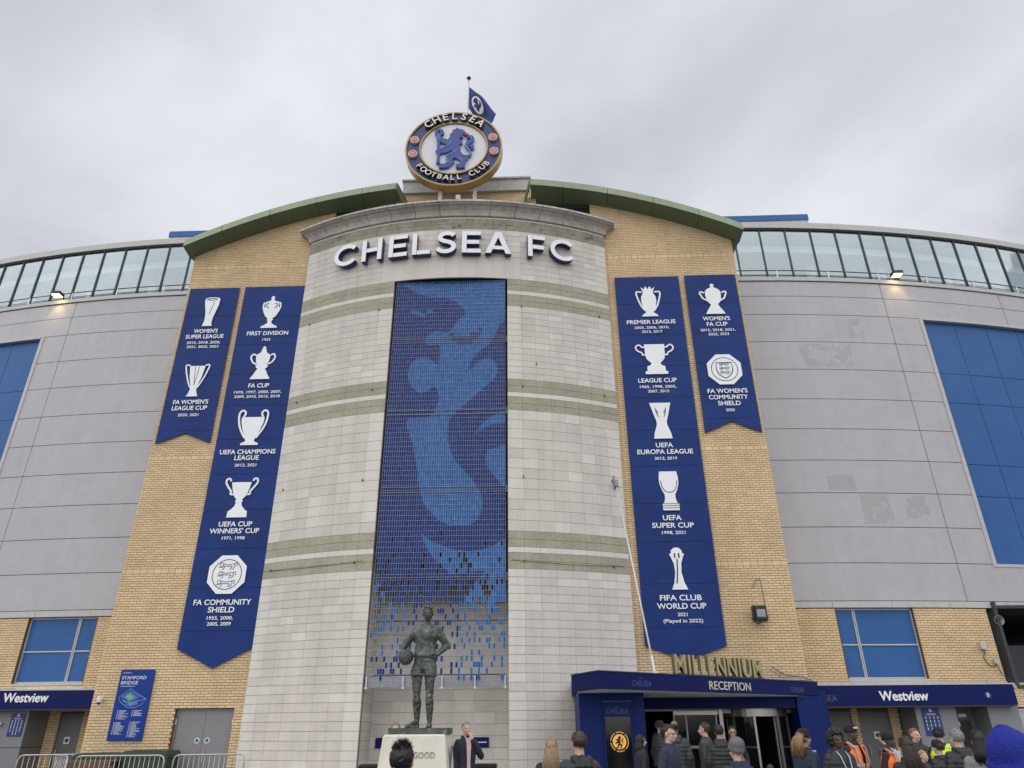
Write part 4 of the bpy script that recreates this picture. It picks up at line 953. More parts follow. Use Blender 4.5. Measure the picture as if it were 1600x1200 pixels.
    # fascia strip, lower brick wall with window
    for i in range(8):
        a = 10.25 + i * 1.95; panel('fascia_strip', GREYD, a + .006, min(a + 1.944, DE), 5.12, 5.315, -.035, .3, 4)
    wx0, wz0, wx1, wz1 = win
    xe = X(17.3)
    lo, hi = (X(10.25), xe) if sd > 0 else (X(DE), X(10.25))
    def face(x):
        q = abs(x - XC); return (Yw(q) + .0, sd * math.atan(max(0, q - 10.3) / 48))
    hid = [] if sd > 0 else [(-99, 0, -18.6, 9)]
    brick_wall(root, lo, hi, 2.92, 5.12, face, None, [(wx0, wz0, wx1, wz1)], hid, 300, special=())
    dl = abs(hi - XC) if sd > 0 else DE
    for a, b, z0, z1 in ((10.25, abs((wx0 if sd > 0 else wx1) - XC), 2.9, 5.12), (abs((wx1 if sd > 0 else wx0) - XC), dl, 2.9, 5.12)): panel('mortar_bed', MORTAR, a, b, z0, z1, .011, .3, 8)
    yw = Yw(abs((wx0 + wx1) / 2 - XC)) + .17; an = sd * math.atan(max(0, abs((wx0 + wx1) / 2 - XC) - 10.3) / 48); pv = ((wx0 + wx1) / 2, yw)
    wroot = MB(); wroot.box((wx0, yw - .17, wz0 - .08), (wx1, yw + .1, wz0 - .02), 0, an, pv); wf = wroot.build('window_sill', GREYD, root)
    fx = .042; mx_ = wx0 + .62 if sd > 0 else wx1 - .66; zt_ = wz0 + (wz1 - wz0) * .475
    m = MB()
    for a, b, z0, z1 in ((wx0, wx0 + fx, wz0, wz1), (wx1 - fx, wx1, wz0, wz1), (wx0 + fx, wx1 - fx, wz1 - fx, wz1), (wx0 + fx, wx1 - fx, wz0, wz0 + fx), (mx_ - .046, mx_ - .012, wz0 + fx, wz1 - fx), (mx_ + .012, mx_ + .046, wz0 + fx, wz1 - fx), (wx0 + fx, mx_ - .047, zt_ - .02, zt_ + .02), (mx_ + .047, wx1 - fx, zt_ - .02, zt_ + .02)):
        m.box((a, yw - .05, z0), (b, yw + .03, z1), 0, an, pv)
    wi = m.build('window', GREYD, root)
    for a, b in ((wx0 + fx, mx_ - .047), (mx_ + .047, wx1 - fx)):
        for z0, z1 in ((wz0 + fx, zt_ - .02), (zt_ + .02, wz1 - fx)):
            m = MB(); m.box((a, yw - .012, z0), (b, yw + .01, z1), 0, an, pv); m.build('blue_pane', BLUEP, wi)
    for sx in (wx0, wx1):
        m = MB(); m.box((sx - .01, yw - .16, wz0), (sx + .01, yw + .1, wz1), 0, an, pv); m.build('window_reveal', MORTAR, root)
    return X, Yw, panel
rw = thing('right_stadium_wing', 'curved grey clad stadium wing right of the brick block, with marks of old signs', 'building', (14, 25, 0))
XR, YR, pr = wing(1, rw, clad_mat(), 9.65, 1.075, (9.60, 3.0, 12.14, 5.10), 'r')
lw = thing('left_stadium_wing', 'curved grey clad stadium wing left of the brick block', 'building', (-19, 25, 0))
XL, YL, pl = wing(-1, lw, GREY, -14.45, 1.0, (-17.0, 3.08, -14.57, 5.10), 'l')
# ground storey under the wings
for (pp, root, d1) in ((pr, rw, 17.25), (pl, lw, 24.0)):
    for i in range(4):
        a = 10.25 + (d1 - 10.25) * i / 4; b = 10.25 + (d1 - 10.25) * (i + 1) / 4
        pp('sill_beam', CONC, a + .004, b - .004, 2.78, 2.91, -.12, .3, 3)
INTDK = mat('dark deck', (.05, .05, .052), .8, .1, 2)
# dark loading opening at the far right
m = MB(); x0, x1 = XR(17.3), XR(26.4)
m.box((x0 + .25, 24.4, 2.7), (x1, 33, 2.8)); m.box((x0 + .2, 24.4, 2.8), (x0 + .3, 33, 5.3)); m.box((x0 + .3, 32.8, 2.8), (x1, 33, 5.3)); m.box((x0 + .3, 24.5, 5.1), (x1, 32.8, 5.2))
m.build('open_deck', INTDK, rw)
m = MB(); m.box((x0 + .3, 26.5, 2.8), (x1, 26.6, 4.15)); m.build('dark_screen', DMETAL, rw)
pr('sill_beam', CONC, 17.26, 26.4, 2.72, 2.86, -.1, .3, 8)
# ground floor walls
def gf_bricks(root, x0, x1, y, z1, holes, name):
    m = MB(); z = 0; r = 0; rg = random.Random(r)
    while z < z1 - .02:
        x = x0 - .225 + (0 if r % 2 else .1125)
        while x < x1:
            segs = [(max(x, x0), min(x + .225, x1))]
            for a, b, zt in holes:
                if z < zt: segs = [s for s0 in segs for s in ((s0[0], min(s0[1], a)), (max(s0[0], b), s0[1])) if s[1] - s[0] > .03]
            for a, b in segs:
                if b - a > .03: m.box((a + .005, y, z + .005), (b - .005, y + .05, z + .07), rg.choice((0, 0, 1, 2, 3)))
            x += .225
        z += .075; r += 1
    m.build(name, BR, root)['kind'] = 'stuff'
    m = MB(); m.box((x0, y + .06, 0), (x1, y + .3, z1)); m.build('mortar_bed', MORTAR, root)
gf_bricks(rw, 7.75, 11.15, 24.6, 2.75, [(8.75, 9.7, 2.1), (9.9, 10.85, 2.1)], 'ground_floor_brickwork')
gf_bricks(lw, -15.75, -12.95, 24.6, 2.75, [(-15.38, -14.62, 2.2)], 'ground_floor_brickwork')
DOORG = mat('grey door paint', (.125, .125, .13), .45, .05, 4); DOORL = mat('mid grey door paint', (.215, .21, .215), .42, .04, 4); PANG = mat('grey metal panel', (.20, .205, .215), .4, .06, 3); PANL = mat('pale grey panel', (.42, .42, .43), .45, .05, 3)
SIGNW = mat('small white print', (.70, .71, .74), .5, .02, 5)
def door(root, x0, x1, z1, y, leafs=1, mtl=DOORG, sign=True, handles=True):
    m = MB(); m.box((x0, y - .02, 0), (x0 + .05, y + .08, z1)); m.box((x1 - .05, y - .02, 0), (x1, y + .08, z1)); m.box((x0 + .05, y - .02, z1 - .05), (x1 - .05, y + .08, z1)); m.build('door_frame', mtl, root)
    w_ = (x1 - x0 - .1) / leafs
    for k in range(leafs):
        a = x0 + .05 + k * w_; m = MB(); m.box((a + .004, y, .01), (a + w_ - .004, y + .05, z1 - .055)); d_ = m.build('door', mtl, root)
        sc_ = a + w_ * (.5 if leafs == 1 else (.82 if k == 0 else .18))
        if sign:
            m = MB(); zc_ = 1.42
            if leafs == 1: m.box((sc_ - .09, y - .006, zc_ - .10), (sc_ + .09, y, zc_ + .10)); m.build('notice', SIGNW, d_); m = MB(); m.lathe([(.06, 0), (.06, .004)], (sc_, y - .006, zc_), 20, axis='Y'); m.build('notice_disc', EDARK, d_)
            else:
                m.lathe([(.075, 0), (.075, .005)], (sc_, y, zc_), 24, axis='Y'); m.build('notice', SIGNW, d_); m = MB(); m.lathe([(.05, 0), (.05, .003)], (sc_, y - .005, zc_), 20, axis='Y'); m.build('notice_disc', BLUEP, d_)
        if handles:
            hx = a + w_ * ((.12 if leafs == 1 else (.86 if k == 0 else .14))); m = MB(); m.tube([(hx, y, .86), (hx, y - .06, .86), (hx, y - .06, 1.16), (hx, y, 1.16)], .012, 6); m.build('handle', ALU, d_)
door(rw, 8.75, 9.7, 2.1, 24.625, 1, DOORG, False, False); door(rw, 9.9, 10.85, 2.1, 24.625); door(lw, -15.38, -14.62, 2.2, 24.625)
door(blk, -10.42, -8.72, 2.24, 22.14, 2, DOORL)
for (x, z) in ((-10.4, .5), (-10.4, 1.9), (-8.74, .5), (-8.74, 1.9)):
    m = MB(); m.box((x - .025, 22.08, z - .07), (x + .025, 22.15, z + .07)); m.build('hinge', ALU, blk)
# grey metal portals beside the doors
m = MB(); m.box((11.17, 23.55, 0), (12.35, 24.9, 2.2)); m.build('metal_portal', PANG, rw)
m = MB(); m.box((12.36, 24.3, 0), (13.25, 24.6, 2.2)); m.box((12.5, 24.24, 1.85), (12.95, 24.3, 1.98)); m.build('metal_portal', DOORG, rw)
m = MB(); m.box((12.42, 24.2, 0), (13.05, 24.28, 1.8)); m.build('doorway', BLACK, rw)
m = MB(); m.box((12.50, 24.18, 1.66), (12.72, 24.2, 1.78)); m.box((12.75, 24.22, 1.9), (12.98, 24.24, 1.99)); m.build('door_notice', SIGNW, rw)
m = MB(); m.box((13.26, 23.5, 0), (14.15, 24.9, 2.2)); m.build('metal_portal', PANG, rw)
m = MB(); m.box((14.25, 24.3, 0), (21, 24.9, 2.05)); m.box((14.3, 24.28, 2.05), (21, 24.9, 2.12)); m.build('metal_portal', PANL, rw)
m = MB(); m.box((14.75, 24.24, 0), (15.3, 24.3, 1.62)); m.build('doorway', BLACK, rw)
gf_bricks(rw, 14.16, 20.9, 24.45, 2.74, [(0, 30, 2.13)], 'upper_ground_brickwork')
m = MB(); m.box((-17.4, 23.6, 1.25), (-15.76, 24.9, 2.5)); m.box((-17.4, 23.6, 0), (-15.76, 24.9, 1.235)); m.build('metal_portal', PANG, lw)
m = MB(); m.box((-19.5, 23.9, 0), (-17.42, 24.9, 2.5)); m.build('metal_portal', DOORG, lw)
m = MB(); m.box((-17.4, 23.52, .3), (-16.62, 23.595, 1.86)); m.build('doorway', BLACK, lw)
m = MB(); m.box((-17.1, 23.50, 1.87), (-16.5, 23.60, 1.93)); m.build('door_hood', ALU, lw)
m = MB(); m.box((-16.86, 23.59, 1.98), (-16.68, 23.6, 2.12)); m.build('door_notice', SIGNW, lw)
m = MB(); m.box((7.75, 24.95, 0), (21, 25.3, 2.9)); m.build('rear_wall', DOORG, rw); m = MB(); m.box((-25, 24.95, 0), (-12.95, 25.3, 2.9)); m.build('rear_wall', DOORG, lw)
# black ceilings behind the canopies
m = MB(); m.box((7.72, 23.3, 2.62), (14.1, 24.58, 2.70)); m.build('canopy_soffit', DOORG, rw)
m = MB(); m.box((-20, 23.3, 2.62), (-12.95, 24.58, 2.70)); m.build('canopy_soffit', DOORG, lw)

# ------------------------------------------------------------------ blue canopy signs
def canopy_sign(label, x0, x1, ztx, tx, up_):
    r = thing('canopy_sign', label, 'sign', ((x0 + x1) / 2, 23.4, 2.2), 'Westview canopy signs')
    m = MB(); m.box((x0, 23.2, 2.21 + up_), (x1, 23.9, 2.76 + up_)); m.build('sign_box', NAVY, r)
    m = MB(); m.box((x0, 23.19, 2.765 + up_), (x1, 24.0, 2.79 + up_ * .3)); m.build('top_flashing', GREYD, r)
    m = MB(); m.box((x0 + .02, 23.22, 2.17 + up_), (x1 - .02, 23.88, 2.205 + up_)); m.build('underside', DMETAL, r)
    wall_text('Westview', .255, 1.42, .02, .021, tx, 23.178, ztx).build('lettering', WHITE, r); return r
cs = canopy_sign('long navy canopy sign lettered Westview at the right, above the stewards', 7.95, 14.02, 2.475, 10.77, 0)
FAINT = mat('faint sign print', (.045, .055, .16), .4, .05, 4)
wall_text('CHELSEA', .17, .95, .004, .008, 8.35, 23.196, 2.42).build('faint_lettering', FAINT, cs)
m = MB(); m.lathe([(.085, 0), (.085, .006)], (13.22, 23.2, 2.47), 24, axis='Y'); m.build('round_badge', FAINT, cs); m = MB(); m.stroke([(13.21, 2.42), (13.23, 2.48), (13.2, 2.53)], .035, 23.19, 23.197); m.build('badge_mark', SIGNW, cs)
canopy_sign('navy canopy sign lettered Westview at the far left, beside the brick block', -19.6, -12.95, 2.62, -15.72, .09)

# ------------------------------------------------------------------ reception canopy
cn = thing('reception_canopy', 'navy angled canopy lettered RECEPTION with gold MILLENNIUM letters on top', 'canopy', (4, 20.5, 2.5))
A_, B_, C_ = (.78, 18.05), (1.32, 16.7), (7.80, 21.75)
fa = math.atan2(C_[1] - B_[1], C_[0] - B_[0]); fl_ = math.hypot(C_[0] - B_[0], C_[1] - B_[1]); fn = (math.sin(fa), -math.cos(fa))
m = MB(); m.hprism([A_, B_, C_, (7.80, 21.985), (2.86, 21.97), (2.6, 21.85), (.9, 21.08)], 2.44, 2.78); m.build('canopy_box', NAVY, cn)
m = MB(); m.hprism([(.92, 18.1), (1.38, 16.95), (7.5, 21.72), (2.6, 21.6), (1.0, 21.0)], 2.415, 2.438); m.build('soffit_panel', mat('soffit grey', (.58, .61, .59), .4, .06, 2), cn)
m = MB(); m.hprism([(.76, 18.04), (1.31, 16.67), (7.83, 21.75), (7.7, 21.8), (1.36, 16.82), (.86, 18.06)], 2.782, 2.805); m.build('top_trim', NAVYS, cn)
def on_f(t, out=0.0): return (B_[0] + (C_[0] - B_[0]) * t + fn[0] * out, B_[1] + (C_[1] - B_[1]) * t + fn[1] * out)
OLIVE = mat('gold olive letter', (.42, .36, .19), .42, .08, 6, metal=.2); OLIVED = mat('gold olive letter side', (.15, .125, .06), .45, .08, 6, metal=.2); BEIGE = mat('beige letter', (.55, .50, .40), .45, .05, 5)
word = 'MILLENNIUM'; adv = dict(M=1.28, I=.50, L=.76, E=.84, N=1.15, U=1.10); tot = sum(adv[c] for c in word); t0, t1 = .309, .731; p_ = 0
for c in word:
    tt = t0 + (t1 - t0) * (p_ + adv[c] / 2) / tot; p_ += adv[c]; x, y = on_f(tt, -.10)
    wall_text(c, .43, (t1 - t0) * fl_ * adv[c] / tot * (.84 if c != 'I' else .42), .10, .022 if c not in 'MN' else .016, x, y, 2.84, mi=0, mi_side=1, base='LOW', face=fa).build('letter', [OLIVE, OLIVED], cn)
m = MB()
for tt in (t0 + .01, t1 - .01): 
    x, y = on_f(tt, -.12)
a_ = on_f(t0, -.14); b_ = on_f(t1, -.14); m.tube([(*a_, 2.825), (*b_, 2.825)], .02, 6); m.build('letter_rail', DMETAL, cn)
x, y = on_f(.537, .012); wall_text('RECEPTION', .19, 1.60, .03, .006, x, y, 2.595, face=fa).build('lettering', BEIGE, cn)
x, y = on_f(.158, .003); wall_text('CHELSEA', .12, .62, .004, .008, x, y, 2.57, face=fa).build('faint_lettering', FAINT, cn); x, y = on_f(.152, .003); wall_text('CLUB', .035, None, .004, .008, x, y, 2.68, face=fa).build('faint_lettering', FAINT, cn)
x, y = on_f(.88, .003); wall_text('CHELSEA', .12, .62, .004, .008, x, y, 2.57, face=fa).build('faint_lettering', FAINT, cn)
# pillars that carry it
PILL = mat('navy pillar panel', (.005, .018, .115), .5, .05, 2, spec=.15)
m = MB(); m.box((.95, 18.4, 0), (2.48, 20.6, 2.41)); m.build('pillar', PILL, cn)
m = MB(); m.box((7.02, 21.35, 0), (7.72, 21.99, 2.41)); m.build('pillar', PILL, cn)
m = MB(); m.box((7.74, 22.6, 0), (8.28, 23.8, 2.6)); m.build('side_panel', PILL, cn)
m = MB(); m.box((2.5, 21.45, 2.13), (7.01, 21.58, 2.41)); m.build('inner_fascia', NAVY, cn)
sp = thing('screen_panel', 'navy panel with tall black screen and orange lion badge on the canopy pillar', 'screen', (1.9, 18.3500, 0))
m = MB(); m.box((1.50, 18.3400, .3), (2.16, 18.3950, 2.22)); m.build('frame', PILL, sp)
m = MB(); m.box((1.49, 18.3250, 2.22), (2.17, 18.3950, 2.24)); m.build('frame_lip', FAINT, sp)
SCRB = mat('screen black', (.006, .006, .008), .12, .02, 3); ORG = mat('screen orange', (.75, .40, .08), .5, .05, 8, emit=((.9, .48, .1), .22))
m = MB(); m.box((1.54, 18.3280, .32), (2.12, 18.3380, 1.90)); m.build('screen', SCRB, sp)
wall_text('CHELSEA', .12, .52, .004, .006, 1.83, 18.3360, 2.02).build('faint_lettering', FAINT, sp); wall_text('CLUB', .03, None, .004, .006, 1.83, 18.3360, 2.11).build('faint_lettering', FAINT, sp)
bxc, bzc = 1.84, 1.38; m = MB()
m.lathe([(.155, 0), (.155, .003)], (bxc, 18.3280, bzc), 32, axis='Y'); bd = m.build('round_badge', ORG, sp)
m = MB(); m.prism([(bxc - .02 + x * .125, bzc + z * .125) for x, z in LION], 18.3210, 18.3245); m.build('badge_lion', SCRB, bd)
m = MB()
for i in range(40):
    a = rad(9 * i)
    if i % 7 != 6: m.box((bxc + .20 * math.cos(a) - .010, 18.3235, bzc + .20 * math.sin(a) - .012), (bxc + .20 * math.cos(a) + .010, 18.3265, bzc + .20 * math.sin(a) + .012))
m.build('badge_text_ring', ORG, bd)
# ------------------------------------------------------------------ reception doors
DG = bpy.data.materials.new('door glass'); DG.use_nodes = True; p = DG.node_tree.nodes['Principled BSDF']; p.inputs['Base Color'].default_value = (.008, .010, .012, 1); p.inputs['Specular IOR Level'].default_value = .28; p.inputs['Roughness'].default_value = .06; p.inputs['Alpha'].default_value = .8
STEEL = mat('brushed steel', (.36, .345, .325), .32, .14, 30, metal=.85); STEELD = mat('dark steel', (.20, .20, .21), .35, .1, 20, metal=.7)
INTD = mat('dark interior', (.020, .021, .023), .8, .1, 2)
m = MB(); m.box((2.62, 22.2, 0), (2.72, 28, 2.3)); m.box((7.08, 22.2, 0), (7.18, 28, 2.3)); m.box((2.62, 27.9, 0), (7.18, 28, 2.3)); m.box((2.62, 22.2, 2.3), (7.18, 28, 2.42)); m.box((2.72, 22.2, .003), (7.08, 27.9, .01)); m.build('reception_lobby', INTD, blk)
LAMPW = mat('ceiling lamp glow', (.8, .75, .6), .5, 0, 5, emit=((1, .85, .6), 1.6))
for x, y in ((3.55, 23.6), (4.9, 25.2), (3.6, 25.6)):
    m = MB(); m.lathe([(.11, 2.275), (.12, 2.298)], (x, y, 0), 20); m.build('lobby_lamp', LAMPW, blk)
gd = thing('sliding_door', 'grey framed sliding glass door left of the revolving door', 'door', (3.9, 21.9, 0))
m = MB(); m.box((2.65, 21.82, 2.08), (4.98, 21.98, 2.19)); m.build('door_head', STEELD, gd)
m = MB(); m.box((3.72, 21.80, 1.98), (4.95, 21.88, 2.075)); m.build('header', STEEL, gd)
m = MB()
for x in (3.72, 4.05, 4.88): m.box((x, 21.86, 0), (x + .045, 21.92, 1.98))
m.box((3.775, 21.865, 1.15), (4.045, 21.915, 1.22)); m.box((4.105, 21.865, 1.15), (4.875, 21.915, 1.22)); m.build('frame', STEELD, gd)
m = MB(); m.box((3.775, 21.885, .02), (4.875, 21.895, 1.975)); m.build('glass', DG, gd)
m = MB(); m.box((4.98, 21.8, 0), (5.08, 22.0, 2.19)); m.build('frame_post', STEEL, gd)
rv = thing('revolving_door', 'curved steel and glass revolving door under the reception canopy', 'door', (6.15, 22.3, 0))
cx_, cy_, cr_ = 6.12, 22.55, .98
def arcp(a): return (cx_ + cr_ * math.sin(rad(a)), cy_ - cr_ * math.cos(rad(a)))
m = MB(); n = 24
for i in range(n):
    p0, p1 = arcp(-100 + 200 * i / n), arcp(-100 + 200 * (i + 1) / n); b = len(m.v)
    m.v += [(*p0, 1.93), (*p1, 1.93), (*p1, 2.19), (*p0, 2.19)]; m.f.append((b, b + 1, b + 2, b + 3)); m.m.append(0)
m.hprism([arcp(-100 + 200 * i / n) for i in range(n + 1)], 2.19, 2.2); m.build('curved_header', STEEL, rv)
for a in (-85, -48, -14, 24, 48, 84):
    x, y = arcp(a); m = MB(); m.box((x - .028, y - .028, 0), (x + .028, y + .028, 1.93), 0, rad(a), (x, y)); m.build('post', STEELD if a not in (24, -14) else STEEL, rv)
m = MB()
for a0, a1 in ((-85, -48), (-48, -14), (48, 84), (24, 48)):
    for i in range(4):
        p0, p1 = arcp(a0 + (a1 - a0) * i / 4), arcp(a0 + (a1 - a0) * (i + 1) / 4); b = len(m.v); m.v += [(*p0, .02), (*p1, .02), (*p1, 1.93), (*p0, 1.93)]; m.f.append((b, b + 1, b + 2, b + 3)); m.m.append(0)
m.build('curved_glass', DG, rv)
m = MB()
for a0, a1 in ((-85, -48), (-48, -14), (24, 48), (48, 84)):
    for i in range(4):
        p0, p1 = arcp(a0 + (a1 - a0) * i / 4), arcp(a0 + (a1 - a0) * (i + 1) / 4); m.tube([(*p0, 1.18), (*p1, 1.18)], .022, 6)
m.build('mid_rail', STEELD, rv)
for a in (20, 110, 200, 290):
    m = MB(); m.box((cx_, cy_ - .012, .05), (cx_ + cr_ - .06, cy_ + .012, 1.9), 0, rad(a), (cx_, cy_)); m.build('wing_leaf', DG, rv)
    m = MB(); m.box((cx_ + cr_ - .1, cy_ - .02, .05), (cx_ + cr_ - .05, cy_ + .02, 1.9), 0, rad(a), (cx_, cy_)); m.build('leaf_edge', STEEL, rv)
m = MB(); m.box((5.09, 21.95, 2.02), (7.1, 22.1, 2.19)); m.build('door_surround', STEELD, rv)
# tie rod that holds the canopy
td = thing('canopy_tie_rod', 'white steel tie rod running from the stone tower down to the canopy', 'tie rod', (2.6, 21.7, 8.8))
m = MB(); m.tube([(2.60, 21.72, 8.62), (2.73, 17.98, 2.86)], .024, 8); m.build('rod', mat('white steel', (.62, .60, .56), .4, .06, 6), td, smooth=True)
m = MB(); m.box((2.46, 21.72, 8.48), (2.58, 21.95, 8.92)); m.box((2.55, 21.60, 8.55), (2.66, 21.86, 8.75)); m.build('wall_bracket', STEELD, td)
m = MB(); m.tube([(2.72, 18.2, 3.2), (2.73, 17.97, 2.83)], .035, 8); m.box((2.66, 17.9, 2.78), (2.80, 18.1, 2.86)); m.build('clevis', ALU, td)
cb = thing('loose_cable', 'bundle of loose cable lying on the canopy right of the gold letters', 'cable', (7, 21.9, 3.0))
for k, dz in enumerate((0, .03)):
    m = MB(); m.tube([(6.66, 21.90, 3.20 - dz), (6.88, 21.86, 3.04 - dz), (7.12, 21.84, 2.95 - dz), (7.45, 21.8, 2.93 - dz), (7.75, 21.85, 2.80)], .016, 6, 0); m.build('strand', GREYD if k else DMETAL, cb, smooth=True)

# ------------------------------------------------------------------ wall fittings
fd = thing('floodlight', 'black square floodlight on the brick wall below the right banners', 'floodlight', (6.5, 21.8, 4.62))
m = MB(); m.box((6.29, 21.62, 4.42), (6.68, 21.80, 4.86)); m.box((6.33, 21.55, 4.46), (6.64, 21.62, 4.82)); m.build('housing', BLACK, fd)
m = MB(); m.box((6.37, 21.54, 4.53), (6.61, 21.549, 4.74)); m.build('lens', mat('lamp lens', (.25, .26, .27), .15, .1, 8), fd)
m = MB(); m.tube([(6.5, 21.8, 4.6), (6.5, 22.0, 4.6)], .04, 8); m.tube([(6.26, 21.72, 4.5), (6.48, 21.99, 4.4), (6.72, 21.72, 4.5)], .018, 6); m.build('bracket', BLACK, fd)
m = MB(); m.tube([(6.78, 21.985, 4.62), (6.75, 21.985, 5.62), (6.70, 21.96, 5.70), (6.62, 21.96, 5.66), (6.46, 21.985, 5.42)], .012, 6); m.build('conduit', STEELD, fd)
m = MB(); m.tube([(6.68, 21.75, 4.66), (6.76, 21.9, 4.62), (6.82, 21.97, 4.60)], .02, 6); m.build('lead', ALU, fd)
jb = thing('junction_box', 'grey box on the brick wall left of the dark opening', 'junction box', (14.05, 24.1, 3.9))
y = YR(16.75)
m = MB(); m.box((14.06, y - .12, 3.85), (14.23, y - .005, 4.07)); m.build('box', GREYD, jb); m = MB(); m.tube([(14.2, y - .03, 3.82), (14.1, y - .02, 3.6), (14.22, y - .02, 3.35), (14.38, y - .02, 3.33), (14.44, y - .03, 3.45)], .012, 6); m.build('lead', DMETAL, jb)
j2 = thing('junction_box', 'small white box with a trailing cable, lower of the two wall boxes', 'junction box', (14.35, 24.1, 3.5))
m = MB(); m.box((14.37, y - .08, 3.43), (14.50, y - .005, 3.56)); m.build('box', PANL, j2); m = MB(); m.tube([(14.44, y - .02, 3.42), (14.52, y - .02, 3.1), (14.7, y - .15, 2.86)], .012, 6); m.build('lead', DMETAL, j2)
hn = thing('horn_loudspeaker', 'small grey horn loudspeaker at the top corner of the dark opening', 'loudspeaker', (14.75, 24.5, 4.75))
m = MB(); m.lathe([(.03, 0), (.05, .1), (.10, .17), (.16, .20), (.15, .205), (.05, .12)], (14.92, 24.6, 4.72), 18, axis='Y', cap=False); m.build('horn', STEELD, hn, smooth=True)
m = MB(); m.tube([(14.92, 24.6, 4.75), (14.85, 24.75, 5.09)], .02, 6); m.build('arm', DMETAL, hn)
ca = thing('security_camera', 'small dome camera on the brick wall left of the stadium map', 'camera', (-12.62, 21.9, 2.5))
m = MB(); m.tube([(-12.62, 22.0, 2.5), (-12.62, 21.85, 2.52)], .025, 8); m.lathe([(.06, 2.42), (.075, 2.5), (.07, 2.56)], (-12.62, 21.82, 0), 14); m.build('mount', SIGNW, ca); m = MB(); m.ell((-12.62, 21.82, 2.42), (.055, .055, .06)); m.build('dome', BLACK, ca, smooth=True)
WARM = mat('lit lamp glass', (1, .8, .45), .4, 0, 5, emit=((1, .72, .30), 9))
for nm, lx, ly, lz, lab in (('l', XL(17.05), YL(17.05) - .25, 17.98, 'small lit floodlight on the left parapet glowing over the grey cladding'), ('r', XR(17.45), YR(17.45) - .25, 18.0, 'small lit floodlight on the right parapet glowing over the grey cladding')):
    r = thing('parapet_floodlight', lab, 'floodlight', (lx, ly + .2, 17.93), 'lit floodlights on the parapets')
    m = MB(); m.box((lx - .19, ly - .20, lz + .02), (lx + .19, ly + .12, lz + .16)); m.build('housing', BLACK, r)
    m = MB(); m.box((lx - .16, ly - .17, lz + .008), (lx + .16, ly + .09, lz + .018)); m.build('lamp_glass', WARM, r)
    m = MB(); m.tube([(lx + .15, ly + .12, lz + .02), (lx + .15, ly + .25, lz - .04)], .03, 6); m.build('bracket', BLACK, r)
    ld = bpy.data.lights.new('floodlight_beam', 'SPOT'); lo_ = bpy.data.objects.new('floodlight_beam', ld); COL.objects.link(lo_); lo_.location = (lx, ly - .08, lz - .01); ld.energy = 30; ld.color = (1, .62, .26); ld.spot_size = rad(85); ld.spot_blend = .8; ld.shadow_soft_size = .08
    lo_.rotation_euler = (rad(14), 0, 0)
# plant boxes with blue edge on the wing roofs
for lab, x0, x1, y0 in (('pale rooftop box with a blue edge strip, right of the curved roof', 7.6, 12.40, 25.5), ('pale rooftop box with a blue edge strip, left of the curved roof', -16.4, -12.6, 25.5)):
    r = thing('rooftop_box', lab, 'roof box', ((x0 + x1) / 2, y0 + 1, 20.8), 'rooftop boxes behind the block')
    m = MB(); m.box((x0, y0, 20.8), (x1, y0 + 3, 21.92)); m.build('box_wall', CONC, r); m = MB(); m.box((x0 - .03, y0 - .04, 21.92), (x1 + .03, y0 + 3.04, 22.22)); m.build('edge_strip', BLUEP, r)
pi = tubeobj('roof_pipe', [(XL(19.6), 25.6, 20.7), (XL(19.6), 25.5, 21.0), (XL(19.35), 25.4, 21.15), (XL(19.0), 25.3, 21.1), (XL(18.85), 25.3, 20.75)], .05, STEELD, 'curved grey pipe on the far left roof edge', 'pipe')

# ------------------------------------------------------------------ posters, map board, small signs
mp = thing('map_board', 'blue STAMFORD BRIDGE map board on the brick wall left of the grey double door', 'sign', (-11.7, 21.95, 1.42))
MAPB = mat('map board blue', (.008, .038, .235), .45, .04, 2, spec=.2); MLINE = mat('map pale line', (.30, .42, .66), .5, .05, 5); MGREEN = mat('map pitch green', (.14, .42, .10), .5, .05, 5); MLB = mat('map pale blue', (.06, .17, .44), .5, .05, 5)
mx0, mx1, mz0, mz1 = -12.22, -11.22, 1.43, 3.29; MW, MH = mx1 - mx0, mz1 - mz0
m = MB(); rr = .03
m.prism([(mx0 + rr, mz0), (mx1 - rr, mz0), (mx1, mz0 + rr), (mx1, mz1 - rr), (mx1 - rr, mz1), (mx0 + rr, mz1), (mx0, mz1 - rr), (mx0, mz0 + rr)], 21.93, 21.985); m.build('board', MAPB, mp)
def mq(u, v): return (mx0 + u * MW, mz1 - v * MH)
x, z = mq(.07, .045); wall_text('WELCOME TO', .028, None, .002, .006, x, 21.926, z, align='LEFT').build('lettering', SIGNW, mp)
x, z = mq(.07, .115); wall_text('STAMFORD', .09, .72, .002, .004, x, 21.926, z, align='LEFT').build('lettering', SIGNW, mp)
x, z = mq(.07, .187); wall_text('BRIDGE', .09, .50, .002, .004, x, 21.926, z, align='LEFT').build('lettering', SIGNW, mp)
x, z = mq(.07, .24); wall_text('STADIUM INFORMATION', .026, .42, .002, .006, x, 21.926, z, align='LEFT').build('lettering', SIGNW, mp)
m = MB()
m.stroke([mq(*q) for q in [(.10, .40), (.38, .275), (.92, .43), (.80, .50), (.62, .545), (.42, .545), (.16, .46)]], .010, 21.9255, 21.93, 0, True)
m.stroke([mq(*q) for q in [(.18, .39), (.40, .31), (.72, .395), (.52, .475), (.28, .45)]], .008, 21.9253, 21.93, 0, True); m.stroke([mq(*q) for q in [(.22, .44), (.34, .47), (.36, .455), (.48, .50), (.56, .47), (.66, .45), (.78, .44), (.88, .42)]], .012, 21.9251, 21.93, 0)
m.build('map_lines', MLINE, mp)
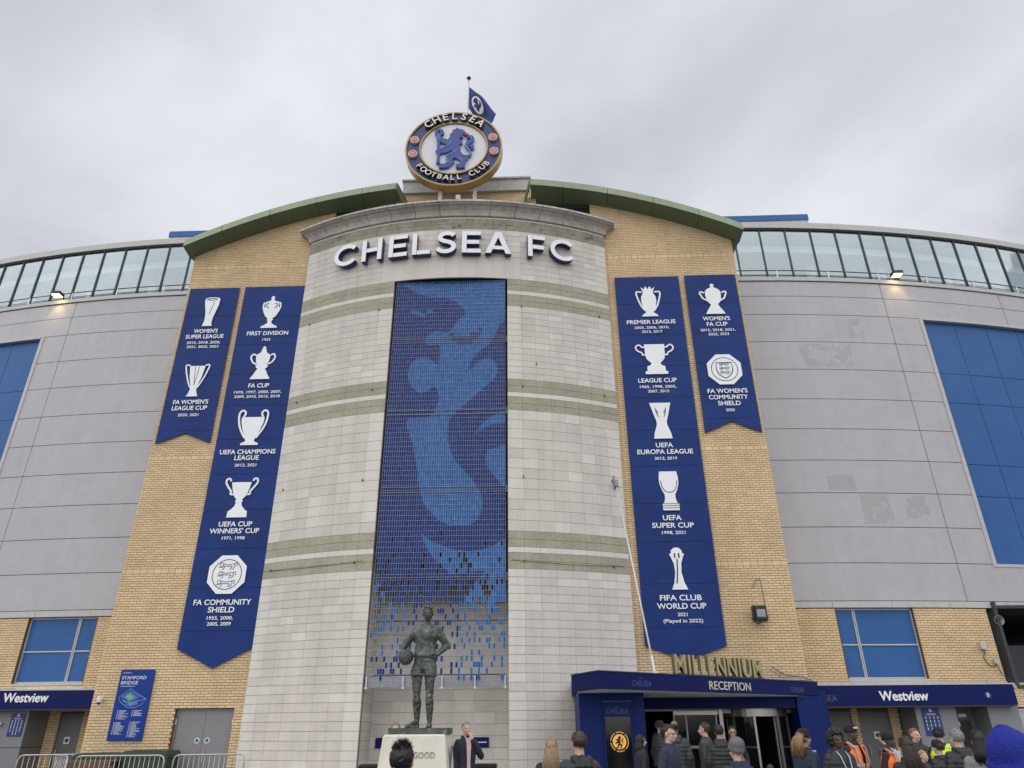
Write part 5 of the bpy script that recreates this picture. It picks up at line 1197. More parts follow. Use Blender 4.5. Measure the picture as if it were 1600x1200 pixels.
m = MB(); m.prism([mq(*q) for q in [(.2, .395), (.40, .32), (.66, .40), (.46, .465)]], 21.9275, 21.93); m.prism([mq(*q) for q in [(.3, .49), (.62, .46), (.72, .49), (.5, .53)]], 21.9275, 21.93); m.build('map_stands', MLB, mp)
m = MB(); m.prism([mq(*q) for q in [(.28, .385), (.41, .345), (.54, .40), (.41, .44)]], 21.9262, 21.93); m.build('map_pitch', MGREEN, mp)
m = MB(); rg = random.Random(9)
for col, (u, v0, v1) in enumerate(((.15, .585, .715), (.58, .585, .665), (.12, .75, .92), (.58, .745, .955))):
    v = v0
    while v < v1:
        x, z = mq(u - .05 * (v - .5), v); L_ = rg.uniform(.12, .30); m.box((x + .05, 21.9265, z - .005), (x + .05 + L_ * MW, 21.93, z + .004)); m.box((x, 21.9265, z - .007), (x + .02, 21.93, z + .007)); v += .0145
m.build('map_key_lines', SIGNW, mp)['kind'] = 'stuff'
def poster(label, x0, x1, z0, z1, y, cols, rows_):
    r = thing('honours_poster', label, 'poster', ((x0 + x1) / 2, y, z0), 'navy honours posters'); m = MB(); m.box((x0, y, z0), (x1, y + .015, z1)); m.build('sheet', mat('poster navy', (.010, .028, .16), .4, .04, 3) if 'poster navy' not in bpy.data.materials else bpy.data.materials['poster navy'], r)
    W_, H_ = x1 - x0, z1 - z0; m = MB(); m.lathe([(.045, 0), (.045, .003)], ((x0 + x1) / 2, y, z1 - .085 * H_), 18, axis='Y'); m.build('badge', SIGNW, r); m = MB(); m.lathe([(.02, 0), (.02, .003)], ((x0 + x1) / 2, y - .003, z1 - .085 * H_), 12, axis='Y'); m.build('badge_centre', BLUEP, r)
    m = MB(); m.box((x0 + .22 * W_, y - .003, z1 - .215 * H_), (x1 - .22 * W_, y, z1 - .20 * H_)); m.box((x0 + .27 * W_, y - .003, z1 - .245 * H_), (x1 - .27 * W_, y, z1 - .232 * H_)); m.build('heading', SIGNW, r)
    m = MB()
    for j in range(rows_ + 1):
        for i in range(cols):
            if j == rows_ and i not in (1, 2): continue
            cx2 = x0 + W_ * (.16 + .68 * i / (cols - 1)); cz2 = z1 - H_ * (.33 + .135 * j); s2 = .018
            m.prism([(cx2 - s2 * .9, cz2 + s2 * 1.2), (cx2 - s2 * .35, cz2 - s2 * .4), (cx2 - s2 * .8, cz2 - s2 * 1.4), (cx2 + s2 * .8, cz2 - s2 * 1.4), (cx2 + s2 * .35, cz2 - s2 * .4), (cx2 + s2 * .9, cz2 + s2 * 1.2)], y - .004, y)
            m.box((cx2 - .026, y - .003, cz2 - .042), (cx2 + .026, y, cz2 - .037))
    m.build('trophy_icons', SIGNW, r)['kind'] = 'stuff'
poster('navy poster of small trophies on the grey portal under the right canopy', 11.34, 11.86, 1.40, 2.14, 23.53, 4, 4)
poster('navy poster of small trophies at the far right edge, on the pale panel', 15.42, 15.98, 1.25, 2.02, 24.27, 4, 4)
poster('navy poster of small trophies on the grey portal at the far left', -16.28, -15.84, 1.55, 2.32 - .14, 23.575, 4, 4)
ss = thing('wall_sign', 'small navy sign on the recess wall behind the man in the long coat', 'sign', (-1.6, 22.15, 1.2)); m = MB(); m.box((-1.98, 22.14, 1.20), (-1.42, 22.185, 1.46)); m.build('board', NAVY, ss); m = MB(); m.box((-1.72, 22.134, 1.32), (-1.48, 22.14, 1.345)); m.build('print', SIGNW, ss)
s3 = thing('wall_sign', 'small navy sign on the recess wall behind the left of the plinth', 'sign', (-4.1, 22.15, 1.2)); m = MB(); m.box((-4.62, 22.14, 1.20), (-4.05, 22.185, 1.46)); m.build('board', NAVY, s3)
# ------------------------------------------------------------------ figures
def remesh(mb, voxel, smooth_it=3, dec=None, disp=None):
    """one continuous surface from overlapping shapes"""
    me = mb.mesh('tmp', []); o = bpy.data.objects.new('tmp', me); COL.objects.link(o)
    r = o.modifiers.new('r', 'REMESH'); r.mode = 'VOXEL'; r.voxel_size = voxel; r.use_smooth_shade = True
    if smooth_it: s = o.modifiers.new('s', 'SMOOTH'); s.iterations = smooth_it; s.factor = .5
    if disp:
        tx_ = bpy.data.textures.get('folds') or bpy.data.textures.new('folds', 'CLOUDS'); tx_.noise_scale = disp[1]; tx_.noise_depth = 2
        d = o.modifiers.new('d', 'DISPLACE'); d.texture = tx_; d.strength = disp[0]; d.mid_level = .5; d.texture_coords = 'LOCAL'
    if dec: d = o.modifiers.new('c', 'DECIMATE'); d.ratio = dec
    bpy.context.view_layer.update(); dg = bpy.context.evaluated_depsgraph_get(); ev = o.evaluated_get(dg)
    out_ = bpy.data.meshes.new_from_object(ev); bpy.data.objects.remove(o); bpy.data.meshes.remove(me)
    return out_
def put(name, me, mats, parent, loc=(0, 0, 0)):
    me.name = name; me.materials.clear()
    for q in mats: me.materials.append(q)
    o = bpy.data.objects.new(name, me); link(o, parent); o.location = loc; OFF[o] = Vector((0, 0, 0)); return o
def hand(mb, wrist, d, palm_n, side, s=1.0, curl=.35):
    """palm, four unequal bent fingers and a thumb leaving the side of the palm"""
    w_ = Vector(wrist); d = Vector(d).normalized(); n_ = Vector(palm_n); n_ = (n_ - d * n_.dot(d)).normalized(); t_ = d.cross(n_) * side
    c = w_ + d * .045 * s
    R = Matrix((t_, n_, d)).transposed(); mb.ell(c, (.040 * s, .016 * s, .050 * s), 12, 8, rot=R)
    for k, (off, ln) in enumerate(((-.028, .062), (-.010, .072), (.010, .068), (.028, .052))):
        p = c + t_ * off * s + d * .042 * s; q = p + (d * math.cos(curl) + n_ * math.sin(curl)) * ln * .5 * s; r_ = q + (d * math.cos(curl * 2.2) + n_ * math.sin(curl * 2.2)) * ln * .5 * s
        mb.cap(p, q, .0092 * s, .0088 * s, 8); mb.cap(q, r_, .0088 * s, .0075 * s, 8)
    p = c - t_ * .03 * s - d * .02 * s; q = p + (d * .6 - t_ * .75 + n_ * .3).normalized() * .038 * s; r_ = q + (d * .9 - t_ * .2 + n_ * .35).normalized() * .032 * s
    mb.cap(p, q, .0125 * s, .0105 * s, 8); mb.cap(q, r_, .0105 * s, .0085 * s, 8)
def head(mb, c, s=1.0, yaw=0, hair=0):
    """skull, jaw, brow, nose, lips, ears; face towards -Y turned by yaw"""
    c = Vector(c); R = Matrix.Rotation(yaw, 3, 'Z')
    def P(x, y, z): return c + R @ Vector((x, y, z)) * s
    def E(x, y, z, r): mb.ell(P(x, y, z), tuple(q * s for q in r), 16, 12, rot=R)
    E(0, .012, .03, (.074, .096, .088)); E(0, -.018, -.035, (.060, .072, .070)); E(0, -.050, -.085, (.030, .030, .022)); E(0, -.02, -.07, (.052, .058, .035))
    mb.cap(P(-.035, -.080, .012), P(.035, -.080, .012), .011 * s, .011 * s, 8)
    mb.cap(P(0, -.088, .0), P(0, -.112, -.030), .009 * s, .015 * s, 8); E(-.012, -.098, -.034, (.010, .012, .008)); E(.012, -.098, -.034, (.010, .012, .008))
    E(0, -.088, -.058, (.022, .010, .006)); E(0, -.086, -.070, (.019, .010, .007))
    for q in (-1, 1): E(q * .075, .012, -.005, (.010, .022, .032)); E(q * .042, -.066, -.028, (.020, .018, .018))
    return P
# ---- bronze statue of a footballer
SX_, SYY, SZ_ = -2.25, 15.0, 1.68
stt = thing('footballer_statue', 'green bronze statue of a footballer holding a ball at his hip, on the plinth', 'statue', (SX_, SYY, 1.58))
m = MB()
def SP(x, y, z): return (SX_ + x, SYY + y, SZ_ + z)
def C(p, q, r0, r1): m.cap(SP(*p), SP(*q), r0, r1, 14)
def E_(p, r, rot=None): m.ell(SP(*p), r, 18, 12, rot=rot)
def LO(secs, n=28, e=2.4): m.loft([(SX_ + a, SYY + b, SZ_ + z, rx, ry) for a, b, z, rx, ry in secs], n, 0, e)
LO([(.0, .0, 1.265, .212, .15), (.0, .0, 1.29, .228, .16), (.0, 0, 1.33, .222, .155), (.005, 0, 1.42, .205, .142), (.01, -.005, 1.54, .205, .142), (.018, -.012, 1.66, .234, .158), (.022, -.01, 1.75, .236, .150), (.024, 0, 1.815, .19, .118), (.024, .005, 1.86, .125, .098), (.024, .008, 1.89, .098, .090), (.024, .006, 1.915, .092, .086)])
C((-.13, .0, 1.80), (.18, 0, 1.80), .075, .075); C((.024, .02, 1.84), (.024, .0, 1.98), .068, .060)
C((-.165, 0, 1.785), (-.395, .05, 1.545), .092, .070); C((-.40, .05, 1.545), (-.49, -.05, 1.36), .072, .052); C((-.43, .02, 1.50), (-.47, -.02, 1.42), .062, .058)
C((.215, 0, 1.785), (.42, .09, 1.50), .092, .070); C((.425, .09, 1.50), (.265, -.06, 1.335), .072, .052); C((.40, .07, 1.47), (.34, .01, 1.41), .064, .058)
hand(m, SP(-.495, -.055, 1.35), (-.10, -.35, -.9), (.9, -.1, .1), 1, 1.30, .45); hand(m, SP(.27, -.065, 1.335), (-.88, -.45, .12), (0, .8, -.3), -1, 1.25, .30)
P_ = head(m, SP(.025, -.015, 2.10), 1.30, .12)
# hair: swept fringe and full sides
for q in ((-.05, .03, .10), (.0, -.01, .115), (.05, .03, .10), (0, .07, .07), (-.060, .02, .045), (.060, .02, .045), (-.03, -.042, .100), (.03, -.040, .104), (-.066, .03, -.0), (.066, .03, 0), (0, .085, .0), (-.04, .08, -.05), (.04, .08, -.05), (.0, -.052, .095), (.04, -.05, .082)):
    m.ell(P_(*q), (.038, .038, .032), 10, 7)
# shorts
LO([(0, .005, 1.31, .200, .140), (0, .01, 1.22, .215, .15), (0, .01, 1.12, .232, .158), (-.005, .008, 1.04, .242, .160)])
LO([(-.10, .0, 1.14, .13, .150), (-.125, -.004, 1.04, .135, .155), (-.140, -.008, .95, .138, .160), (-.142, -.008, .925, .138, .160)], 24, 2.6)
LO([(.10, .0, 1.14, .13, .150), (.112, -.002, 1.04, .132, .155), (.120, -.004, .95, .133, .160), (.121, -.004, .92, .133, .160)], 24, 2.6)
# legs with socks and boots
for x0, x1, x2, yk, tx_, ty_ in ((-.145, -.125, -.11, -.03, -.19, -.12), (.11, .12, .135, -.02, .01, -.22)):
    C((x0, 0, .98), (x1, yk, .60), .114, .074); E_((x1, yk - .015, .565), (.066, .068, .075)); C((x1, yk + .01, .55), ((x1 + x2) / 2, yk + .05, .42), .070, .083); C(((x1 + x2) / 2, yk + .05, .42), (x2, .05, .12), .083, .048)
    C((x1, yk, .50), (x1, yk, .475), .074, .074)
    C((x2, .055, .055), (x2 + tx_ * .9, .05 + ty_ * .9, .035), .052, .040); E_((x2, .06, .05), (.05, .06, .05)); C((x2, .03, .11), (x2 + tx_ * .45, .03 + ty_ * .45, .075), .045, .036)
    m.box((SX_ + min(x2 - .05, x2 + tx_ * .5), SYY - .06, SZ_ - .004), (SX_ + max(x2 + .05, x2 + tx_ * .5), SYY + .06, SZ_ + .03))
me = remesh(m, .0095, 2, None, (.020, .055)); 
for v in me.vertices: v.co = v.co - Vector((SX_, SYY, 1.58))
put('figure', me, [BRONZE], stt)
m = MB()
m.ell(SP(-.375, -.07, 1.275), (.152, .152, .152), 28, 18); bl = m.build('ball', BRONZE, stt, smooth=True)
m = MB()
for k in range(3):
    a = Matrix.Rotation(rad(60 * k + 20), 3, Vector((.3, 1, .4)).normalized()); 
    m.tube([tuple(Vector(SP(-.375, -.07, 1.275)) + a @ Vector((.1535 * math.cos(rad(12 * i)), .1535 * math.sin(rad(12 * i)) * .9, .05))) for i in range(31)], .004, 5)
m.build('ball_seams', DMETAL, bl)
m = MB(); m.box((-2.80, 14.5, 1.58), (-1.71, 15.45, 1.685)); m.build('bronze_base', BRONZE, stt)
# plinth
PLS = mat('plinth stone', (.66, .63, .55), .7, .06, 3, .06, 40, big=.08, bigscale=1.5)
plt = thing('plinth', 'tapered cream stone plinth carved OSGOOD under the bronze statue', 'plinth', (-2.25, 15, 0))
def taper(m, x0, x1, y0, y1, z0, z1, t):
    m.add([(x0 - t, y0 - t, z0), (x1 + t, y0 - t, z0), (x1 + t, y1 + t, z0), (x0 - t, y1 + t, z0), (x0, y0, z1), (x1, y0, z1), (x1, y1, z1), (x0, y1, z1)], [(0, 1, 5, 4), (1, 2, 6, 5), (2, 3, 7, 6), (3, 0, 4, 7), (4, 5, 6, 7), (0, 3, 2, 1)])
m = MB(); taper(m, -2.86, -1.72, 14.35, 15.55, 0, 1.54, .16); taper(m, -2.835, -1.745, 14.375, 15.525, 1.542, 1.578, .025); m.build('block', PLS, plt)
m = MB(); m.add([(-1.69, 14.72, .95), (-1.69, 14.86, .95), (-1.66, 14.86, .95), (-1.66, 14.72, .95), (-1.655, 14.72, 1.38), (-1.655, 14.86, 1.38), (-1.63, 14.86, 1.38), (-1.63, 14.72, 1.38)], [(3, 2, 6, 7), (0, 3, 7, 4), (2, 1, 5, 6), (4, 7, 6, 5)]); m.build('side_slot', STEELD, plt)
wall_text('OSGOOD', .105, .56, .03, .002, -2.17, 14.305, 1.245).build('carved_lettering', mat('carved letter', (.34, .31, .26), .8, .05, 5), plt)

# ---- people
SKIN = {'pale': mat('skin pale', (.56, .36, .27), .5, .06, 20, coord='OBJ'), 'tan': mat('skin tan', (.40, .24, .165), .5, .06, 20, coord='OBJ'), 'dark': mat('skin dark', (.085, .048, .032), .45, .06, 20, coord='OBJ'), 'brown': mat('skin brown', (.20, .115, .075), .5, .06, 20, coord='OBJ')}
def cloth(name, col, rough=.75, quilt=0, var=.18):
    if name in bpy.data.materials: return bpy.data.materials[name]
    m_ = mat(name, col, rough, var, 7, 0 if quilt else .35, 18, coord='OBJ')
    if quilt:
        t_ = m_.node_tree; n_ = t_.nodes; p_ = n_['Principled BSDF']; tc_ = n_.new('ShaderNodeTexCoord'); wv = n_.new('ShaderNodeTexWave'); wv.bands_direction = 'Z'; wv.inputs['Scale'].default_value = quilt; wv.inputs['Distortion'].default_value = 1.6; wv.inputs['Detail'].default_value = 2
        t_.links.new(tc_.outputs['Object'], wv.inputs['Vector']); b_ = n_.new('ShaderNodeBump'); b_.inputs['Strength'].default_value = .22; b_.inputs['Distance'].default_value = .02; t_.links.new(wv.outputs['Fac'], b_.inputs['Height']); t_.links.new(b_.outputs[0], p_.inputs['Normal'])
    return m_
def hair_mat(k, c):
    m_ = mat('hair ' + k, c, .48, .45, 1, coord='OBJ'); t_ = m_.node_tree; nz_ = [q for q in t_.nodes if q.type == 'TEX_NOISE'][0]; src_ = nz_.inputs['Vector'].links[0].from_socket
    mp_ = t_.nodes.new('ShaderNodeMapping'); mp_.inputs['Scale'].default_value = (95, 95, 7); t_.links.new(src_, mp_.inputs['Vector']); t_.links.new(mp_.outputs[0], nz_.inputs['Vector']); return m_
HAIRM = {k: hair_mat(k, c) for k, c in {'black': (.010, .009, .009), 'brown': (.045, .026, .016), 'grey': (.22, .21, .20), 'fair': (.36, .25, .13), 'blonde': (.30, .215, .125), 'ginger': (.16, .09, .045), 'dreads': (.24, .145, .065), 'dark brown': (.028, .017, .012)}.items()}
SHOE = cloth('shoe black', (.02, .02, .022), .5)
EYE = mat('eye dark', (.02, .015, .012), .3, 0, 5)
BODY = {}
def arms(pose):
    """shoulder, elbow, wrist, hand direction and palm normal for both sides"""
    dn = lambda s_: ((s_ * .185, .0, 1.415), (s_ * .235, .04, 1.13), (s_ * .235, -.05, .88), (0, -.1, -1), (-s_, .2, 0))
    A = {-1: dn(-1), 1: dn(1)}
    if pose == 'mouth': A[1] = ((.185, 0, 1.415), (.30, -.05, 1.16), (.06, -.155, 1.44), (-.25, .12, .95), (-.3, .9, .0))
    if pose == 'phone': A[-1] = ((-.185, 0, 1.415), (-.28, -.08, 1.17), (-.17, -.14, 1.46), (.1, .05, 1), (.9, .3, 0))
    if pose == 'front':
        for s_ in (-1, 1): A[s_] = ((s_ * .185, 0, 1.415), (s_ * .25, .02, 1.14), (s_ * .08, -.20, 1.05), (-s_, -.2, .1), (0, .9, -.2))
    return A
def body_mesh(pose):
    if pose in BODY: return BODY[pose].copy()
    m = MB(); A = arms(pose)
    m.ell((0, .01, 1.27), (.145, .095, .20)); m.ell((0, .01, 1.0), (.145, .10, .14)); m.cap((-.11, 0, 1.375), (.11, 0, 1.375), .05, .05); m.cap((0, .02, 1.44), (0, .0, 1.57), .058, .054)
    head(m, (0, -.01, 1.635), 1.0)
    for s_ in (-1, 1):
        sh, el, wr, hd_, pn = A[s_]; m.cap(Vector(sh) + Vector((-s_ * .035, 0, -.045)), el, .044, .036); m.cap(el, wr, .038, .026); hand(m, wr, hd_, pn, s_)
        m.cap((s_ * .085, 0, .95), (s_ * .095, -.01, .50), .072, .050); m.cap((s_ * .095, -.01, .50), (s_ * .10, .02, .09), .052, .034); m.cap((s_ * .10, .02, .05), (s_ * .11, -.13, .035), .036, .030)
    BODY[pose] = remesh(m, .0068, 2, .22); return BODY[pose].copy()
TOP = {}
def top_mesh(pose, kind):
    k = (pose, kind)
    if k in TOP: return TOP[k].copy()
    m = MB(); A = arms(pose); f = {'puffer': .040, 'coat': .022, 'jacket': .020, 'hood': .028}[kind]
    lowz = .60 if kind == 'coat' else .86
    secs = [(.86, .178, .125), (.95, .176, .125), (1.06, .172, .120), (1.17, .178, .125), (1.28, .190, .130), (1.36, .188, .120), (1.405, .158, .104), (1.44, .112, .092), (1.475, .078, .076), (1.515, .070, .070)]
    if kind == 'coat': secs = [(.50, .225, .17), (.70, .205, .155)] + secs
    out2 = []
    zz = secs[0][0]; pit = .068
    while zz < 1.515:
        for a_, b_ in zip(secs, secs[1:]):
            if a_[0] <= zz <= b_[0]:
                t = (zz - a_[0]) / (b_[0] - a_[0]); rx = a_[1] + (b_[1] - a_[1]) * t + f * .8; ry = a_[2] + (b_[2] - a_[2]) * t + f * .8; break
        g_ = .0045 * (abs(math.sin(math.pi * zz / pit)) ** .6) if kind == 'puffer' and zz < 1.44 else 0
        out2.append((0, .012, zz, rx + g_, ry + g_)); zz += .0125
    m.loft(out2, 28)
    if kind in ('puffer', 'hood'):
        for x in (-.06, 0, .06): m.cap((x * 1.2, .085, 1.47), (x, .115, 1.41), .055, .055)
        m.cap((-.085, .03, 1.475), (-.055, -.075, 1.44), .032, .024); m.cap((.085, .03, 1.475), (.055, -.075, 1.44), .032, .024)
    else:
        m.cap((-.075, .03, 1.50), (-.045, -.065, 1.465), .020, .018); m.cap((.075, .03, 1.50), (.045, -.065, 1.465), .020, .018)
    for s_ in (-1, 1):
        sh, el, wr, _, _ = A[s_]; sh = Vector(sh) + Vector((-s_ * .022, 0, -.03)); m.cap(sh, el, .066 + f * .5, .050 + f * .6); m.cap(el, Vector(el).lerp(Vector(wr), .93), .050 + f * .6, .040 + f * .5)
        if kind == 'puffer':
            for a_, b_ in ((sh, Vector(el)), (Vector(el), Vector(wr))):
                for t in (.12, .34, .56, .78, 1.0): q = a_.lerp(b_, t); m.ell(q, (.073 - .010 * t, .073 - .010 * t, .030))
    TOP[k] = remesh(m, .011, 1, .5, (.014, .055)); return TOP[k].copy()
LEGS = None
def leg_mesh():
    global LEGS
    if LEGS is None:
        m = MB(); m.ell((0, .01, .97), (.165, .12, .12))
        for s_ in (-1, 1): m.cap((s_ * .085, 0, .93), (s_ * .095, -.01, .50), .092, .068); m.cap((s_ * .095, -.01, .50), (s_ * .10, .02, .10), .068, .056)
        LEGS = remesh(m, .014, 2, .5)
    return LEGS.copy()
def hair_mesh(style, seed):
    """a close cap over the skull plus many thin tapered strands"""
    ks = .45 if style == 'bob' else 1; style = 'long' if style == 'bob' else style
    rg = random.Random(seed); m = MB(); c = Vector((0, .002, 1.665)); R_ = Vector((.074, .096, .088))
    lift = {'short': .008, 'bald': .002, 'side': .012, 'long': .009, 'dreads': .010, 'spiky': .006, 'afro': .045, 'crop': .003}[style]
    def ok(d):
        fr = -d.y
        if fr > .30 and d.z < (.50 if style != 'bald' else .8): return False
        if style == 'bald': return d.z < .30 and fr < .05 and d.z > -.5
        if abs(d.x) > .74 and fr > -.12 and d.z < .12 and style not in ('afro', 'long'): return False
        if d.z < -.55 and style in ('short', 'crop', 'side', 'spiky'): return False
        return True
    def rdir():
        while True:
            z = rg.uniform(-.8, 1); a = rg.uniform(0, 2 * math.pi); r_ = math.sqrt(max(0, 1 - z * z)); d = Vector((r_ * math.cos(a), r_ * math.sin(a), z))
            if ok(d): return d
    def surf(d, h): return c + Vector((d.x * (R_.x + h), .010 + d.y * (R_.y + h), d.z * (R_.z + h)))
    n_ = 520 if style != 'afro' else 620
    for k in range(n_):
        d = rdir(); h = rg.uniform(0, lift); m.ell(surf(d, h), (.013, .013, .011) if style != 'afro' else (.02, .02, .02), 7, 5)
    if style == 'long':
        for k in range(24):
            a = rad(10 + 160 * k / 23); x = .078 * math.cos(a); y = .02 + .075 * math.sin(a)
            m.cap((x * .95, y - .01, 1.67), (x * 1.08, y + .015, 1.52), .014, .014, 7); m.cap((x * 1.08, y + .015, 1.52), (x * 1.2, y + .045, 1.52 - .18 * ks), .014, .006, 7)
    base = remesh(m, .0058, 2, .45); S = MB()
    S.v = [tuple(v.co) for v in base.vertices]; S.f = [tuple(p.vertices) for p in base.polygons]; S.m = [0] * len(S.f); bpy.data.meshes.remove(base)
    down = Vector((0, .25, -1))
    cnt = {'short': 520, 'bald': 60, 'side': 560, 'long': 520, 'dreads': 90, 'spiky': 1100, 'afro': 700, 'crop': 260}[style]
    for k in range(cnt):
        d = rdir(); p = surf(d, lift * .9); t_ = down - d * down.dot(d)
        if d.z > .55: t_ = Vector((rg.uniform(-.4, .4), rg.choice((-.6, .8)) if style in ('side', 'short') else .6, 0)); t_ = t_ - d * t_.dot(d)
        if t_.length < .05: t_ = Vector((1, 0, 0)) - d * d.x
        t_.normalize(); t_ = (t_ + Vector((rg.uniform(-.35, .35), rg.uniform(-.35, .35), rg.uniform(-.35, .35)))).normalized()
        if style in ('short', 'side', 'crop', 'bald'):
            L_ = rg.uniform(.018, .04) * (1.3 if style == 'side' else .6 if style == 'crop' else 1); S.tube([p, p + t_ * L_ * .5 + d * .006, p + t_ * L_ + d * rg.uniform(.001, .008)], .0028, 4, 0, .0007)
        elif style == 'spiky':
            u = (d * rg.uniform(.35, .9) + t_ * rg.uniform(.3, .9)).normalized() if d.z > .6 else (t_ + d * .10).normalized()
            L_ = rg.uniform(.025, .06) if d.z > .7 else rg.uniform(.016, .03); S.tube([p - d * .006, p + u * L_ * .55, p + u * L_ + Vector((rg.uniform(-.008, .008), rg.uniform(-.008, .008), 0))], .0030, 4, 0, .0006)
        elif style == 'afro':
            u = (d + t_ * .6).normalized(); S.tube([p - d * .02, p + u * .015, p + u * .015 + t_ * .012], .004, 4, 0, .001)
        elif style == 'long':
            a = rad(rg.uniform(5, 175)); x = .086 * math.cos(a); y = .02 + .088 * math.sin(a); L_ = rg.uniform(.20, .42) * ks; w1 = rg.uniform(-.018, .018)
            S.tube([(x * .35, y * .2 + .01, 1.772), (x * .85, y * .85, 1.74), (x * 1.03, y + .01, 1.66), (x * 1.25 + w1 * .4, y + .04, 1.52), (x * 1.35 + w1, y + .06 + rg.uniform(-.01, .015), 1.52 - L_ * .5), (x * 1.25 + w1 * 1.8, y + .06 + rg.uniform(-.015, .02), 1.52 - L_)], .0042, 4, 0, .0012)
        elif style == 'dreads':
            a = rad(rg.uniform(10, 170)); x = .09 * math.cos(a); y = .05 + .06 * math.sin(a); L_ = rg.uniform(.10, .22)
            S.tube([(x * .7, y * .8, 1.70), (x * 1.2, y + .05, 1.64), (x * 1.45, y + .075, 1.57), (x * 1.5 + rg.uniform(-.03, .03), y + .07 + rg.uniform(-.02, .02), 1.60 - L_)], .0085, 6, 0, .005)
    return S.mesh('hair', [], None, True)
def beanie_mesh(style):
    m = MB()
    kz = .80 if style == 'knit' else 1; style = 'floppy' if style == 'knit' else style
    if style == 'floppy': prof = [(.101, -.02), (.106, -.01), (.108, .03), (.102, .04), (.106, .06), (.098, .10), (.072, .14), (.03, .168), (.004, .172)] if kz == 1 else [(.110, -.03), (.118, -.02), (.120, .035), (.114, .048), (.103, .050), (.104, .075), (.090, .125), (.060, .175), (.030, .212), (.004, .228)]
    else: prof = [(.094, -.015), (.100, -.008), (.102, .028), (.098, .034), (.099, .05), (.088, .085), (.060, .112), (.025, .124), (.003, .126)]
    m.lathe([(r_, z_ * kz) for r_, z_ in prof], (0, 0, 0), 48)
    for i, (x, y, z) in enumerate(m.v):
        a = math.atan2(y, x); rib = 1 + .012 * math.cos(24 * a)
        x, y = x * rib * .92, y * rib * 1.12
        m.v[i] = (x, .004 + y + (max(0, z) * .42 if style == 'floppy' else 0), 1.655 + z + y * (-.24 if style == 'floppy' else -.10) - (max(0, z - .1) * .25 if style == 'floppy' else 0) + .004 * math.sin(7 * a + z * 60) * (style == 'floppy'))
    me = m.mesh('beanie', [], None, True); return me
people = []
if 'lanyard blue' not in bpy.data.materials: mat('lanyard blue', (.40, .52, .66), .6, .05, 9)
def person(label, x, y, hd, top_z, face, skin='pale', top=('jacket', None), legs=None, hair=('short', 'brown'), hat=None, pose='down', extra=(), yaw=0):
    """face: heading in degrees, 0 looks at the viewer, 180 away, + turns to the viewer's right"""
    s = top_z / (1.83 if hat and hat[0] in ('floppy', 'knit') else 1.80 if hat else 1.83 if hair and hair[0] == 'afro' else 1.785)
    r = thing('person', label, 'person', (x, y, 0), rz=rad(face)); r.scale = (s, s, s); r['group'] = 'people outside the entrance'
    me = body_mesh(pose); put('body', me, [SKIN[skin]], r); kind, tm = top
    put('jacket' if kind != 'coat' else 'coat', top_mesh(pose, kind), [tm], r); put('trousers', leg_mesh(), [legs or cloth('trousers dark', (.022, .023, .028))], r)
    for s_ in (-1, 1):
        m = MB(); m.cap((s_ * .10, .04, .045), (s_ * .112, -.14, .038), .046, .040, 12); put('shoe', m.mesh('shoe', [], None, True), [SHOE], r)
        m = MB(); m.ell((s_ * .031, -.0865, 1.634), (.0105, .006, .0065), 10, 6); put('eye', m.mesh('eye', [], None, True), [EYE], r)
        m = MB(); m.cap((s_ * .018, -.096, 1.651), (s_ * .048, -.083, 1.652), .0045, .0035, 6); put('eyebrow', m.mesh('eyebrow', [], None, True), [HAIRM[hair[1]] if hair else HAIRM['black']], r)
    if hair: put('hair', hair_mesh(hair[0], len(people) + 3), [HAIRM[hair[1]]], r)
    if hat: put('beanie', beanie_mesh(hat[0]), [hat[1]], r)
    people.append(r)
    for fn_ in extra: fn_(r)
    return r
def x_shirt(mt):
    def f(r):
        m = MB(); m.prism([(-.05, 1.47), (.05, 1.47), (.04, 1.3), (.03, 1.1), (.035, .95), (-.03, .95), (-.03, 1.1), (-.045, 1.3)], -.152, -.08); put('shirt', m.mesh('shirt', []), [mt], r)
        m = MB(); m.cap((-.05, -.045, 1.50), (-.01, -.105, 1.45), .018, .014, 8); m.cap((.05, -.045, 1.50), (.01, -.105, 1.45), .018, .014, 8); put('shirt_collar', m.mesh('shirt_collar', [], None, True), [mt], r)
    return f
def x_hood(mt):
    def f(r):
        m = MB(); m.ell((0, .022, 1.655), (.098, .112, .118)); m.cap((0, .05, 1.52), (0, .03, 1.60), .105, .095); me = remesh(m, .012, 3)
        for v in me.vertices:
            if v.co.y < -.062: v.co.y = -.062 + (v.co.y + .062) * .2
        put('hood', me, [mt], r)
    return f
def x_collar(mt):
    def f(r):
        m = MB(); m.loft([(0, .02, 1.40, .15, .12), (0, .03, 1.47, .125, .115), (0, .035, 1.54, .108, .105), (0, .04, 1.585, .100, .100)], 28); m.cap((-.06, .12, 1.52), (.06, .12, 1.52), .045, .045); put('raised_collar', remesh(m, .01, 2, None, (.012, .04)), [mt], r)
    return f
def x_glasses(dark=True):
    def f(r):
        m = MB()
        for s_ in (-1, 1):
            m.ell((s_ * .032, -.102, 1.634), (.023, .004, .015), 14, 6) if dark else m.tube([(s_ * .032 + .022 * math.cos(rad(30 * i)), -.104, 1.634 + .015 * math.sin(rad(30 * i))) for i in range(13)], .002, 5)
            m.tube([(s_ * .055, -.10, 1.638), (s_ * .078, -.01, 1.638)], .0025, 5)
        m.tube([(-.01, -.108, 1.64), (.01, -.108, 1.64)], .0025, 5); put('glasses', m.mesh('glasses', [], None, True), [BLACK], r)
    return f
